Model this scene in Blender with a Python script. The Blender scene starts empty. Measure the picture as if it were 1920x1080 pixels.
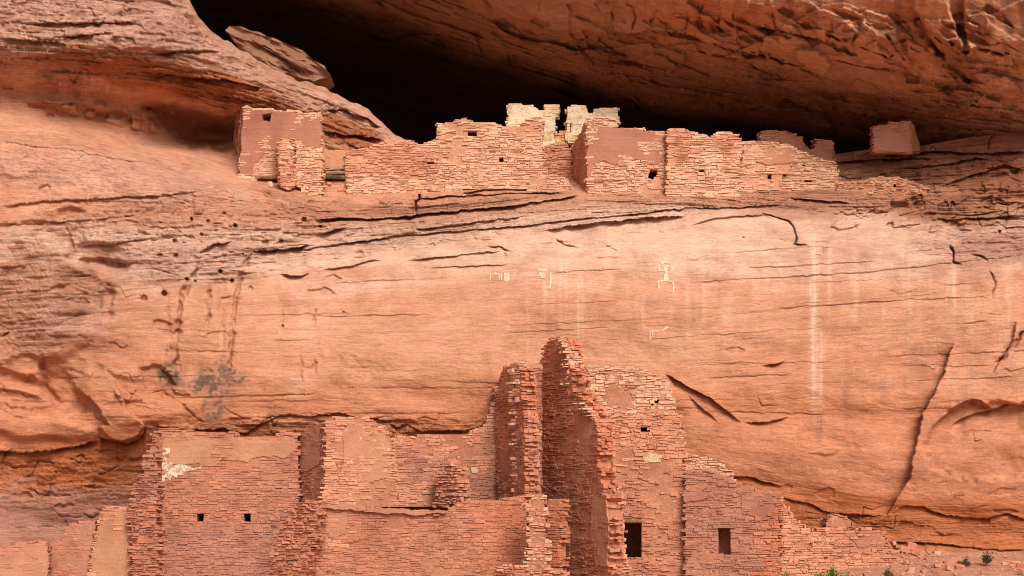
import bpy, bmesh, math, random
import numpy as np
from mathutils import Vector, Matrix, geometry as mgeo
random.seed(7)
rng = np.random.default_rng(7)
scene = bpy.context.scene
C = scene.collection

# ---------------------------------------------------------------- camera, sky, sun, exposure
F_PX = 3140.0                      # focal length in pixels of the 1920 px wide photograph
PITCH = math.atan((900 - 540) / F_PX)
cam_d = bpy.data.cameras.new('camera')
cam_d.sensor_width = 36.0
cam_d.lens = 36.0 * F_PX / 1920.0
cam_d.clip_start = 0.5
cam_d.clip_end = 6000.0
cam = bpy.data.objects.new('camera', cam_d)
cam.location = (0, 0, 0)
cam.rotation_euler = (math.pi / 2 + PITCH, 0, 0)
C.objects.link(cam)
scene.camera = cam

SUN_DIR = Vector((0.33, -0.75, 0.74)).normalized()      # towards the sun: behind the camera, to the right, high
world = bpy.data.worlds.new('World')
scene.world = world
world.use_nodes = True
wt = world.node_tree
wt.nodes.clear()
sky = wt.nodes.new('ShaderNodeTexSky')
sky.sky_type = 'NISHITA'
sky.sun_disc = False
sky.sun_elevation = math.asin(SUN_DIR.z)
sky.sun_rotation = math.atan2(SUN_DIR.x, SUN_DIR.y)
sky.air_density = 1.0
sky.dust_density = 6.0
sky.ozone_density = 0.5
hsv = wt.nodes.new('ShaderNodeHueSaturation')            # thin overcast: the blue is washed out evenly
hsv.inputs['Saturation'].default_value = 0.35
bg = wt.nodes.new('ShaderNodeBackground')
bg.inputs['Strength'].default_value = 0.06
wo = wt.nodes.new('ShaderNodeOutputWorld')
wt.links.new(sky.outputs[0], hsv.inputs['Color'])
wt.links.new(hsv.outputs[0], bg.inputs['Color'])
wt.links.new(bg.outputs[0], wo.inputs['Surface'])

sun_d = bpy.data.lights.new('sun', 'SUN')
sun_d.energy = 1.5
sun_d.angle = math.radians(28)
sun_d.color = (1.0, 0.94, 0.88)
sun = bpy.data.objects.new('sun', sun_d)
sun.rotation_euler = (-SUN_DIR).to_track_quat('-Z', 'Y').to_euler()
sun.location = (30, -30, 60)
C.objects.link(sun)

scene.view_settings.view_transform = 'Standard'
scene.view_settings.look = 'None'
scene.view_settings.gamma = 1.0
scene.view_settings.use_curve_mapping = False
scene.view_settings.exposure = 0.74
scene.cycles.diffuse_bounces = 3
scene.cycles.pixel_filter_type = 'BLACKMAN_HARRIS'
scene.cycles.filter_width = 1.0

# ---------------------------------------------------------------- camera geometry: pixel of the photograph + depth -> place
CP, SP = math.cos(PITCH), math.sin(PITCH)
def place(px, py, Y):
    """point of the world at depth Y metres in front of the camera seen at a pixel of the photograph"""
    a = (px - 960.0) / F_PX
    b = (540.0 - py) / F_PX
    t = Y / (CP - b * SP)
    return a * t, Y, (SP + b * CP) * t
def V(px, py, Y):
    return Vector(place(px, py, Y))

# ---------------------------------------------------------------- numpy noise
def _h(ix, iy, seed):
    h = (ix.astype(np.int64) * 374761393 + iy.astype(np.int64) * 668265263 + seed * 2246822519) & 0xFFFFFFFF
    h = ((h ^ (h >> 13)) * 1274126177) & 0xFFFFFFFF
    h = ((h ^ (h >> 16)) * 2654435761) & 0xFFFFFFFF
    return ((h ^ (h >> 15)) & 0xFFFFFF) / float(0xFFFFFF)
def vnoise(x, y, seed=0):
    x = np.asarray(x, float); y = np.asarray(y, float)
    ix = np.floor(x); iy = np.floor(y)
    fx = x - ix; fy = y - iy
    fx = fx * fx * fx * (fx * (fx * 6 - 15) + 10); fy = fy * fy * fy * (fy * (fy * 6 - 15) + 10)
    a = _h(ix, iy, seed); b = _h(ix + 1, iy, seed); c = _h(ix, iy + 1, seed); d = _h(ix + 1, iy + 1, seed)
    return (a + (b - a) * fx) * (1 - fy) + (c + (d - c) * fx) * fy
def fbm(x, y, seed=0, octs=4, gain=0.5, lac=2.03):
    s = 0; amp = 1.0; tot = 0
    for o in range(octs):
        s = s + amp * (vnoise(x, y, seed + o * 31) * 2 - 1); tot += amp
        x = x * lac + 3.7; y = y * lac + 1.3; amp *= gain
    return s / tot
def sstep(a, b, x):
    t = np.clip((x - a) / (b - a), 0, 1)
    return t * t * (3 - 2 * t)

# ---------------------------------------------------------------- a smooth depth table from control columns
class Table:
    def __init__(self, cols, x0=-900, x1=2900, y0=-1300, y1=1300, dx=5.0, dy=2.5, sx=45, sy=9):
        self.x0, self.y0, self.dx, self.dy = x0, y0, dx, dy
        xs = np.arange(x0, x1, dx); ys = np.arange(y0, y1, dy)
        ctr = np.array([c[0] for c in cols], float)
        prof = np.array([np.interp(ys, [p[0] for p in c[1]], [p[1] for p in c[1]]) for c in cols])
        t = np.empty((len(ys), len(xs)))
        for j in range(len(ys)):
            t[j] = np.interp(xs, ctr, prof[:, j])
        t = self.blur(t, sy / dy, 0); t = self.blur(t, sx / dx, 1)
        self.t = t
    @staticmethod
    def blur(t, s, ax):
        r = int(s * 3) + 1
        k = np.exp(-0.5 * (np.arange(-r, r + 1) / s) ** 2); k /= k.sum()
        pad = [(0, 0), (0, 0)]; pad[ax] = (r, r)
        return np.apply_along_axis(lambda v: np.convolve(v, k, 'valid'), ax, np.pad(t, pad, mode='edge'))
    def __call__(self, px, py):
        u = np.clip((px - self.x0) / self.dx, 0, self.t.shape[1] - 1.001); v = np.clip((py - self.y0) / self.dy, 0, self.t.shape[0] - 1.001)
        i = u.astype(int); j = v.astype(int); fu = u - i; fv = v - j
        t = self.t
        return (t[j, i] * (1 - fu) + t[j, i + 1] * fu) * (1 - fv) + (t[j + 1, i] * (1 - fu) + t[j + 1, i + 1] * fu) * fv

# lower cliff (the apron below and left of the alcove)
CLIFF = Table([
 (-900, [(-1300, 57), (-300, 53.5), (0, 51.8), (190, 52.6), (260, 51), (560, 50.2), (800, 50.2), (900, 51), (1300, 50.5)]),
 (0,   [(-1300, 58), (-300, 54.6), (0, 52.7), (85, 52.2), (130, 53.0), (188, 54.5), (200, 54.1), (265, 52.0), (300, 51.4), (420, 51.2), (560, 51.1), (700, 50.7), (820, 50.8), (850, 51.0), (900, 51.3), (1000, 51.2), (1300, 50.9)]),
 (200, [(-1300, 59), (-300, 55.6), (0, 53.4), (85, 52.7), (140, 53.9), (222, 56.1), (236, 55.4), (290, 52.9), (350, 52.1), (450, 51.8), (600, 51.3), (700, 50.9), (800, 51.0), (835, 51.3), (900, 51.8), (1300, 51.6)]),
 (330, [(-1300, 60), (-300, 57.4), (0, 55.4), (95, 54.2), (140, 54.9), (230, 58.2), (266, 59.4), (290, 56.0), (350, 53.3), (450, 52.5), (600, 51.7), (700, 51.2), (790, 51.2), (830, 51.9), (900, 52.9), (1300, 52.8)]),
 (440, [(-1300, 55), (60, 58.5), (90, 57.4), (150, 56.2), (200, 57.2), (255, 60.2), (300, 59.4), (330, 57.2), (352, 55.7), (400, 54.2), (500, 53), (600, 52.3), (700, 51.7), (780, 51.5), (820, 51.7), (880, 52.0), (1300, 52.2)]),
 (520, [(-1300, 57), (120, 59), (150, 58), (200, 57.8), (250, 58.6), (340, 57.4), (358, 56.1), (400, 54.8), (500, 53.3), (600, 52.4), (700, 51.8), (775, 51.7), (800, 51.85), (860, 52.1), (1300, 52.4)]),
 (640, [(-1300, 57), (150, 60.5), (190, 59.4), (250, 58.7), (300, 58.6), (350, 57.6), (385, 56), (410, 55.3), (500, 53.7), (600, 52.6), (700, 51.9), (775, 51.8), (800, 51.95), (860, 52.2), (1300, 52.5)]),
 (760, [(-1300, 60), (250, 60.6), (300, 59.4), (348, 57.3), (360, 56.6), (372, 56.4), (400, 55.8), (500, 53.9), (600, 52.7), (700, 52.0), (790, 52.0), (815, 52.15), (860, 52.3), (1300, 52.6)]),
 (1060, [(-1300, 60), (320, 60), (345, 57.7), (357, 56.7), (370, 56.4), (420, 55.2), (500, 53.9), (600, 52.8), (700, 52.2), (800, 52.2), (880, 53), (1300, 53.6)]),
 (1300, [(-1300, 60), (320, 60), (350, 57.2), (364, 56.2), (376, 56.0), (420, 55.3), (500, 54.1), (600, 53.1), (700, 52.5), (850, 52.4), (930, 52.6), (960, 52.9), (1040, 52.6), (1300, 52.4)]),
 (1600, [(-1300, 60), (282, 60), (300, 58.8), (345, 57.4), (362, 56.5), (420, 55.4), (500, 54.3), (600, 53.3), (700, 52.7), (850, 52.4), (935, 52.4), (965, 52.7), (1015, 52.3), (1045, 51.4), (1075, 49), (1150, 46.5), (1300, 44)]),
 (1900, [(-1300, 58.5), (250, 58.3), (300, 56.6), (360, 55.7), (420, 54.9), (500, 54), (600, 53), (750, 52.3), (850, 52.1), (955, 52.2), (985, 52.5), (1025, 52.0), (1045, 51.2), (1075, 48.8), (1150, 46), (1300, 43)]),
 (2900, [(-1300, 57), (250, 56.3), (300, 54.6), (420, 53), (600, 51), (850, 50), (985, 51), (1045, 50), (1075, 48), (1150, 45), (1300, 42)]),
])
# alcove: overhanging roof and the dark back wall
ALCOVE = Table([
 (-900, [(-1300, 54), (-600, 52), (-420, 52.5), (-300, 58), (0, 70), (400, 74)]),
 (200, [(-1300, 56), (-700, 54.0), (-480, 56.5), (-300, 62), (0, 76), (100, 80), (400, 82)]),
 (500, [(-1300, 57), (-600, 55), (-300, 61), (-100, 68), (0, 73), (60, 77), (120, 80), (400, 83)]),
 (750, [(-1300, 58), (-600, 56), (-300, 58), (-100, 61), (0, 65), (50, 69), (100, 74), (160, 79), (400, 83)]),
 (1000, [(-1300, 58), (-600, 55.5), (-300, 56.2), (-60, 57.8), (0, 59.2), (60, 61.3), (90, 63.5), (150, 68), (190, 73), (240, 79), (400, 82)]),
 (1300, [(-1300, 57), (-600, 54.2), (-300, 54.0), (0, 55.4), (80, 57.4), (150, 60.8), (205, 65.0), (240, 71), (300, 78), (400, 80)]),
 (1600, [(-1300, 56), (-600, 53), (-300, 52.6), (0, 53.4), (80, 54.9), (150, 57.5), (215, 61.2), (243, 65.5), (272, 71), (310, 75), (400, 76)]),
 (1720, [(-1300, 55), (-600, 52.6), (-300, 52.2), (0, 52.9), (80, 54.2), (150, 56.2), (215, 58.9), (245, 61), (275, 64), (310, 68), (400, 70)]),
 (1800, [(-1300, 55), (-600, 52.4), (-300, 51.8), (0, 52.5), (80, 53.7), (150, 55.2), (215, 57.2), (245, 58.6), (275, 61), (310, 63), (400, 64)]),
 (1920, [(-1300, 54), (-600, 52), (-300, 51.4), (0, 52.1), (80, 53), (120, 54.0), (200, 55.7), (240, 57.2), (275, 59.3), (310, 61), (400, 62)]),
 (2900, [(-1300, 50), (-600, 48.5), (-300, 48.5), (0, 49.5), (200, 52), (260, 54), (310, 57), (400, 60)]),
])

# ---------------------------------------------------------------- bedding: lines of equal layer, per side
def bedding(px, py, guides):
    xs = px
    ys = [np.interp(xs, [p[0] for p in g[1]], [p[1] for p in g[1]]) for g in guides]
    vs = [g[0] for g in guides]
    out = ys[0] * 0 + vs[0] + (py - ys[0])
    for k in range(len(ys) - 1):
        d = np.maximum(ys[k + 1] - ys[k], 4.0)
        t = (py - ys[k]) / d
        seg = vs[k] + t * (vs[k + 1] - vs[k])
        out = np.where(t >= 0, seg, out)
    out = np.where(py > ys[-1], vs[-1] + (py - ys[-1]), out)
    return out
G_CLIFF = [
 (80, [(-400, 90), (0, 95), (300, 118), (440, 150), (600, 205), (740, 265), (1000, 300), (1500, 312), (1700, 280), (1920, 250), (2400, 200)]),
 (250, [(-400, 200), (0, 262), (200, 285), (330, 315), (440, 345), (600, 380), (780, 388), (1060, 355), (1300, 352), (1600, 362), (1920, 345), (2400, 320)]),
 (330, [(-400, 400), (0, 402), (300, 395), (600, 410), (780, 401), (1060, 368), (1300, 372), (1500, 388), (1920, 385), (2400, 380)]),
 (400, [(-400, 470), (0, 470), (300, 470), (640, 456), (1000, 422), (1280, 396), (1500, 408), (1920, 420), (2400, 420)]),
 (500, [(-400, 560), (0, 550), (600, 512), (1000, 490), (1300, 508), (1600, 502), (1920, 470), (2400, 430)]),
 (640, [(-400, 660), (0, 650), (600, 640), (1000, 640), (1300, 655), (1600, 625), (1920, 600), (2400, 570)]),
 (730, [(-400, 720), (0, 715), (600, 725), (1200, 745), (1920, 720), (2400, 700)]),
 (820, [(-400, 840), (0, 845), (480, 800), (900, 812), (1400, 890), (1660, 935), (1920, 945), (2400, 950)]),
 (1000, [(-400, 1000), (2400, 1000)]),
]
G_ALC = [
 (0, [(-400, -500), (500, -350), (900, -200), (1920, -20), (2400, 60)]),
 (100, [(-400, -300), (500, -140), (760, -40), (1000, 48), (1300, 96), (1600, 150), (1800, 200), (1920, 215), (2400, 260)]),
 (200, [(-400, -150), (500, -60), (700, 20), (900, 92), (1200, 190), (1640, 258), (1920, 285), (2400, 320)]),
 (330, [(-400, 0), (500, 120), (900, 240), (1640, 340), (2400, 380)]),
]

# ---------------------------------------------------------------- rock features drawn as lines
def feat_under(PX, PY, D, line, d, L=14, wig=2.5, lip=0.15, seed=0, taper=25):
    """a ledge: rock under the line is set back by d metres and comes forward again over L pixels"""
    x = [p[0] for p in line]; y = [p[1] for p in line]
    c = np.where((PX[0] > x[0]) & (PX[0] < x[-1]))[0]
    if not len(c): return
    c = slice(c[0], c[-1] + 1)
    px = PX[:, c]; py = PY[:, c]
    tp = sstep(0, taper, px - x[0]) * sstep(0, taper, x[-1] - px)
    yl = np.interp(px, x, y) + wig * fbm(px / 14.0, px * 0 + seed * 7.1, seed, 3)
    s = py - yl
    mod = 0.65 + 0.7 * vnoise(px / 35.0, px * 0 + seed, seed + 5)
    D[:, c] += tp * mod * np.where(s > 0, d * np.exp(-np.maximum(s, 0) / L), -lip * d * np.exp(np.minimum(s, 0) / (L * 1.2)))
def feat_side(PX, PY, D, line, d, L=30, seed=0, taper=40, wig=3.0):
    """an upright step: rock left of the line is set back by d metres and comes forward again over L pixels"""
    y = [p[1] for p in line]; x = [p[0] for p in line]
    c = _cols(PX, min(x) - L * 4, max(x) + 12)
    px = PX[:, c]; py = PY[:, c]
    tp = sstep(0, taper, py - y[0]) * sstep(0, taper * 0.6, y[-1] - py)
    xl = np.interp(py, y, x) + wig * fbm(py / 18.0, py * 0 + seed, seed, 3)
    s = xl - px
    D[:, c] += tp * np.where(s > 0, d * np.exp(-np.maximum(s, 0) / L), -0.2 * d * np.exp(np.minimum(s, 0) / 10.0))
def _dist(px, py, line):
    best = np.full(px.shape, 1e9)
    for (x0, y0), (x1, y1) in zip(line[:-1], line[1:]):
        dx, dy = x1 - x0, y1 - y0
        t = np.clip(((px - x0) * dx + (py - y0) * dy) / (dx * dx + dy * dy + 1e-9), 0, 1)
        best = np.minimum(best, np.hypot(px - x0 - t * dx, py - y0 - t * dy))
    return best
def _cols(PX, x0, x1):
    c = np.where((PX[0] > x0) & (PX[0] < x1))[0]
    return slice(c[0], c[-1] + 1) if len(c) else None
def feat_crack(PX, PY, D, line, d, w=2.2, wig=3.0, seed=0):
    x = [p[0] for p in line]; m = w * 3 + 6
    c = _cols(PX, min(x) - m, max(x) + m)
    if c is None: return
    px = PX[:, c]; py = PY[:, c]
    wx = wig * fbm(px / 11.0, py / 11.0, seed, 2); wy = wig * fbm(px / 11.0, py / 11.0, seed + 9, 2)
    q = _dist(px + wx, py + wy, line)
    L0, L1 = line[0], line[-1]                      # uneven, running out at both ends
    fade = sstep(0, 16, np.hypot(px - L0[0], py - L0[1]) + 4) * sstep(0, 16, np.hypot(px - L1[0], py - L1[1]) + 4)
    w2 = w * (0.45 + 0.75 * vnoise(px / 13.0, py / 13.0, seed + 77))
    D[:, c] += d * fade * (0.35 + 0.9 * vnoise(px / 22.0, py / 22.0, seed + 3)) * np.exp(-(q / w2) ** 2)
def _inside(px, py, poly):
    ins = np.zeros(px.shape, bool)
    n = len(poly)
    for k in range(n):
        x0, y0 = poly[k]; x1, y1 = poly[(k + 1) % n]
        if y0 == y1: continue
        cond = ((y0 > py) != (y1 > py)) & (px < (x1 - x0) * (py - y0) / (y1 - y0) + x0)
        ins ^= cond
    return ins
def poly_part(PX, PY, poly, edge=3.0, wig=3.0, seed=0):
    """1 inside the outline, 0 outside, over 'edge' pixels; only for the columns it touches"""
    x = [p[0] for p in poly]
    c = _cols(PX, min(x) - edge - wig, max(x) + edge + wig)
    if c is None: return None, None
    wx = fbm(PX[:, c] / 16.0, PY[:, c] / 16.0, seed, 3)
    px = PX[:, c] + wig * wx
    py = PY[:, c] + wig * (vnoise(PX[:, c] / 12.0, PY[:, c] / 12.0, seed + 4) - 0.5) * 2
    q = _dist(px, py, list(poly) + [poly[0]])
    return c, sstep(-edge, edge, np.where(_inside(px, py, poly), q, -q))
def poly_mask(PX, PY, poly, edge=3.0, wig=3.0, seed=0):
    M = np.zeros(PX.shape)
    c, m = poly_part(PX, PY, poly, edge, wig, seed)
    if c is not None: M[:, c] = m
    return M
def random_marks(PX, PY, D, regions, seed):
    """many small breaks: short angular cracks and thin spalled plates, denser where the rock is shattered"""
    r = random.Random(seed)
    for (x0, y0, x1, y1, slope, ncr, npl, dc, dp, inside) in regions:
        for k in range(ncr):
            x, y = r.uniform(x0, x1), r.uniform(y0, y1)
            if inside and not _inside(np.array([x]), np.array([y]), inside)[0]: continue
            a = math.atan(slope) + r.gauss(0, 0.35); pts = [(x, y)]
            for j in range(r.randint(2, 5)):
                if r.random() < 0.25: a = math.atan(slope) + r.choice((-1, 1)) * r.uniform(0.7, 1.5)
                else: a = math.atan(slope) + r.gauss(0, 0.25)
                L = r.uniform(7, 26); x += L * math.cos(a); y += L * math.sin(a); pts.append((x, y))
            feat_crack(PX, PY, D, pts, dc * r.uniform(0.4, 1.1), r.uniform(0.9, 1.4), 1.5, r.randint(1, 9999))
        for k in range(npl):
            x, y = r.uniform(x0, x1), r.uniform(y0, y1)
            if inside and not _inside(np.array([x]), np.array([y]), inside)[0]: continue
            w, h = r.uniform(8, 34), r.uniform(4, 13)
            if y1 <= 260: w *= 1.7; h *= 1.9
            n = r.randint(4, 6); ph = r.uniform(0, 6.28)
            pts = []
            for j in range(n):
                t = ph + 6.283 * (j + r.uniform(-0.3, 0.3)) / n
                u, v = w * math.cos(t) * r.uniform(0.7, 1.1), h * math.sin(t) * r.uniform(0.7, 1.1)
                pts.append((x + u, y + v + u * slope))
            sl, M = poly_part(PX, PY, pts, 1.6, 3.0, r.randint(1, 9999))
            if sl is not None: D[:, sl] += r.choice((-1, 1, 1)) * dp * r.uniform(0.4, 1.3) * M
def feat_pit(PX, PY, D, x, y, r, d):
    c = _cols(PX, x - r * 2, x + r * 2)
    if c is None: return
    q = np.hypot(PX[:, c] - x, (PY[:, c] - y))
    D[:, c] += d * (1 - sstep(r * 0.7, r * 1.15, q))
def blob(PX, PY, x, y, rx, ry, rot=0, seed=None, n=0.35):
    ca, sa = math.cos(math.radians(rot)), math.sin(math.radians(rot))
    u = ((PX - x) * ca + (PY - y) * sa) / rx; v = (-(PX - x) * sa + (PY - y) * ca) / ry
    q = np.sqrt(u * u + v * v)
    if seed is not None:
        q = q + n * fbm(PX / 45.0, PY / 22.0, seed, 4)
    return 1 - sstep(0.55, 1.15, q)
def strata(px, py, B, lam, seed, vary=160.0):
    """broken layers: every layer is set back by its own amount, changing along its length in blocks"""
    Bw = B / lam + 0.55 * fbm(px / 130.0, B / 60.0, seed, 3)
    k = np.floor(Bw); f = Bw - k
    blk = px / vary + 9.7 * _h(k, k * 0, seed + 3)
    # blocky along the layer
    b0 = np.floor(blk); fb = blk - b0
    a = _h(k, b0, seed + 11); b = _h(k, b0 + 1, seed + 11)
    off = a + (b - a) * sstep(0.47, 0.53, fb)
    return (off - 0.5) + 0.25 * (f - 0.5)

# ---------------------------------------------------------------- materials
class Nodes:
    def __init__(self, name):
        self.m = bpy.data.materials.new(name); self.m.use_nodes = True
        self.t = self.m.node_tree; self.t.nodes.clear()
        self.out = self.n('ShaderNodeOutputMaterial'); self.b = self.n('ShaderNodeBsdfPrincipled')
        self.l(self.b.outputs[0], self.out.inputs['Surface'])
        self.b.inputs['Roughness'].default_value = 0.92
        self.b.inputs['Specular IOR Level'].default_value = 0.12
    def n(self, kind, **kw):
        x = self.t.nodes.new(kind)
        for k, v in kw.items(): setattr(x, k, v)
        return x
    def l(self, a, b): self.t.links.new(a, b)
    def noise(self, vec, scale, detail=5, rough=0.55, vscale=None):
        if vscale is not None:
            mp = self.n('ShaderNodeMapping'); mp.inputs['Scale'].default_value = vscale
            self.l(vec, mp.inputs['Vector']); vec = mp.outputs[0]
        x = self.n('ShaderNodeTexNoise'); x.inputs['Scale'].default_value = scale
        x.inputs['Detail'].default_value = detail; x.inputs['Roughness'].default_value = rough
        self.l(vec, x.inputs['Vector']); return x.outputs['Fac']
    def ramp(self, fac, stops, interp='LINEAR'):
        r = self.n('ShaderNodeValToRGB'); cr = r.color_ramp; cr.interpolation = interp
        while len(cr.elements) < len(stops): cr.elements.new(0.5)
        for e, (p, c) in zip(cr.elements, stops):
            e.position = p; e.color = (c[0], c[1], c[2], 1) if not isinstance(c, (int, float)) else (c, c, c, 1)
        self.l(fac, r.inputs[0]); return r.outputs[0]
    def mul(self, a, b, fac=1.0, mode='MULTIPLY'):
        x = self.n('ShaderNodeMix', data_type='RGBA', blend_type=mode); x.inputs[0].default_value = fac
        for s, i in ((a, 6), (b, 7)):
            if isinstance(s, tuple): x.inputs[i].default_value = (*s, 1)
            else: self.l(s, x.inputs[i])
        return x.outputs[2]
    def mixf(self, fac, a, b):
        x = self.n('ShaderNodeMix', data_type='RGBA', blend_type='MIX'); self.l(fac, x.inputs[0])
        for s, i in ((a, 6), (b, 7)):
            if isinstance(s, tuple): x.inputs[i].default_value = (*s, 1)
            else: self.l(s, x.inputs[i])
        return x.outputs[2]
    def math(self, op, a, b=None):
        x = self.n('ShaderNodeMath', operation=op)
        for s, i in ((a, 0), (b, 1)):
            if s is None: continue
            if isinstance(s, (int, float)): x.inputs[i].default_value = s
            else: self.l(s, x.inputs[i])
        return x.outputs[0]
    def bump(self, h, dist, strength=1.0, prev=None):
        x = self.n('ShaderNodeBump'); x.inputs['Distance'].default_value = dist; x.inputs['Strength'].default_value = strength
        self.l(h, x.inputs['Height'])
        if prev is not None: self.l(prev, x.inputs['Normal'])
        return x.outputs[0]
    def done(self, col, nrm=None):
        if isinstance(col, tuple): self.b.inputs['Base Color'].default_value = (*col, 1)
        else: self.l(col, self.b.inputs['Base Color'])
        if nrm is not None: self.l(nrm, self.b.inputs['Normal'])
        return self.m

def rock_material():
    k = Nodes('banded_sandstone')
    col = k.n('ShaderNodeAttribute', attribute_name='rock_colour').outputs['Color']
    bed = k.n('ShaderNodeAttribute', attribute_name='bed').outputs['Vector']
    rough = k.n('ShaderNodeAttribute', attribute_name='rough').outputs['Fac']
    pos = k.n('ShaderNodeNewGeometry').outputs['Position']
    lam = k.noise(bed, 1.0, 6, 0.62, (0.7, 7.0, 0.7))
    lam2 = k.noise(bed, 1.0, 4, 0.6, (3.4, 30.0, 3.4))
    bl = k.noise(pos, 1.1, 9, 0.62)
    gr = k.noise(pos, 14.0, 6, 0.7)
    mid = k.noise(bed, 1.0, 7, 0.65, (2.2, 4.5, 2.2))
    c = k.mul(col, k.ramp(lam, [(0.28, 0.89), (0.5, 1.0), (0.72, 1.08)]))
    c = k.mul(c, k.ramp(lam2, [(0.32, 0.86), (0.5, 1.0), (0.68, 1.09)]))
    c = k.mul(c, k.ramp(bl, [(0.3, (0.80, 0.74, 0.70)), (0.5, (1, 1, 1)), (0.72, (1.10, 1.13, 1.15))]))
    c = k.mul(c, k.ramp(gr, [(0.3, 0.86), (0.7, 1.1)]))
    rid = k.noise(bed, 1.0, 5, 0.62, (1.5, 17.0, 1.5))
    ridge = k.ramp(k.math('ABSOLUTE', k.math('SUBTRACT', rid, 0.5)), [(0.0, 0.0), (0.016, 1.0)])
    ln = k.noise(bed, 1.0, 3, 0.55, (1.3, 20.0, 1.3))
    c = k.mul(c, k.ramp(ln, [(0.565, 1.0), (0.60, 0.84), (0.635, 1.0), (0.40, 1.0)][:3]))
    ln2 = k.noise(bed, 1.0, 3, 0.55, (2.3, 34.0, 2.0))
    c = k.mul(c, k.ramp(ln2, [(0.40, 1.0), (0.44, 1.09), (0.48, 1.0), (0.585, 1.0), (0.61, 0.86), (0.64, 1.0)]))
    b = k.bump(k.mul(mid, rough, 1.0), 0.22, 1.0)
    b = k.bump(k.math('MULTIPLY', ridge, rough), 0.045, 0.8, b)
    b = k.bump(lam2, 0.018, 1.0, b)
    b = k.bump(gr, 0.026, 1.0, b)
    return k.done(c, b)
M_ROCK = rock_material()

def stone_material(name, cols, bump=0.02, sat_grain=0.8):
    """one stone each its own tint: the tint comes from the piece, not from where it lies"""
    k = Nodes(name)
    oi = k.n('ShaderNodeObjectInfo').outputs['Random']
    geo = k.n('ShaderNodeNewGeometry')
    r = k.math('FRACT', k.math('ADD', k.math('MULTIPLY', oi, 7.13), geo.outputs['Random Per Island']))
    n = len(cols)
    c = k.ramp(r, [((i + 0.5) / n, cc) for i, cc in enumerate(cols)])
    pos = geo.outputs['Position']
    a = k.noise(pos, 1.6, 6, 0.6); g = k.noise(pos, 16.0, 7, 0.7)
    c = k.mul(c, k.ramp(a, [(0.3, (0.78, 0.72, 0.70)), (0.5, (1, 1, 1)), (0.72, (1.14, 1.16, 1.16))]))
    c = k.mul(c, k.ramp(g, [(0.3, 0.8), (0.7, 1.14)]), sat_grain)
    return k.done(c, k.bump(g, bump, 1.0))
def plaster_material(name, col, col2=None, lo=0.5, hi=0.6, scale=3.0, bump=0.03, fleck=None):
    k = Nodes(name)
    pos = k.n('ShaderNodeNewGeometry').outputs['Position']
    a = k.noise(pos, scale, 8, 0.66); g = k.noise(pos, 22.0, 6, 0.7); w = k.noise(pos, 0.7, 5, 0.6)
    c = col
    if col2 is not None:
        c = k.mixf(k.ramp(a, [(lo, 0.0), (hi, 1.0)]), col, col2)
    if fleck is not None:
        f = k.noise(pos, 5.0, 9, 0.75)
        c = k.mixf(k.ramp(f, [(fleck[1], 0.0), (fleck[1] + 0.03, 1.0)]), c, fleck[0])
    c = k.mul(c, k.ramp(w, [(0.3, (0.8, 0.76, 0.74)), (0.5, (1, 1, 1)), (0.7, (1.12, 1.14, 1.14))]))
    c = k.mul(c, k.ramp(g, [(0.3, 0.86), (0.7, 1.1)]))
    b = k.bump(a, bump * 2.0, 1.0); b = k.bump(g, bump * 0.5, 1.0, b)
    return k.done(c, b)

# ---------------------------------------------------------------- structure meshes from grids
def grid_object(name, X, Y, Z, mat, attrs):
    R, Cn = X.shape
    me = bpy.data.meshes.new(name)
    co = np.stack([X, Y, Z], -1).reshape(-1, 3).astype(np.float32)
    idx = np.arange(R * Cn, dtype=np.int32).reshape(R, Cn)
    q = np.stack([idx[:-1, :-1], idx[1:, :-1], idx[1:, 1:], idx[:-1, 1:]], -1).reshape(-1, 4)
    me.vertices.add(len(co)); me.vertices.foreach_set('co', co.ravel())
    me.loops.add(q.size); me.loops.foreach_set('vertex_index', q.ravel())
    me.polygons.add(len(q)); me.polygons.foreach_set('loop_start', np.arange(0, q.size, 4, dtype=np.int32))
    me.polygons.foreach_set('use_smooth', np.ones(len(q), bool))
    me.update(calc_edges=True)
    for an, (kind, arr) in attrs.items():
        at = me.attributes.new(an, kind, 'POINT')
        at.data.foreach_set({'FLOAT_COLOR': 'color', 'FLOAT_VECTOR': 'vector', 'FLOAT': 'value'}[kind], arr.astype(np.float32).ravel())
    me.materials.append(mat)
    o = bpy.data.objects.new(name, me); o['kind'] = 'structure'
    C.objects.link(o)
    return o

def cols_axis():
    return np.concatenate([np.linspace(-880, -60, 28), np.arange(-30, 1950.1, 1.7), np.linspace(1985, 2880, 28)])

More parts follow.
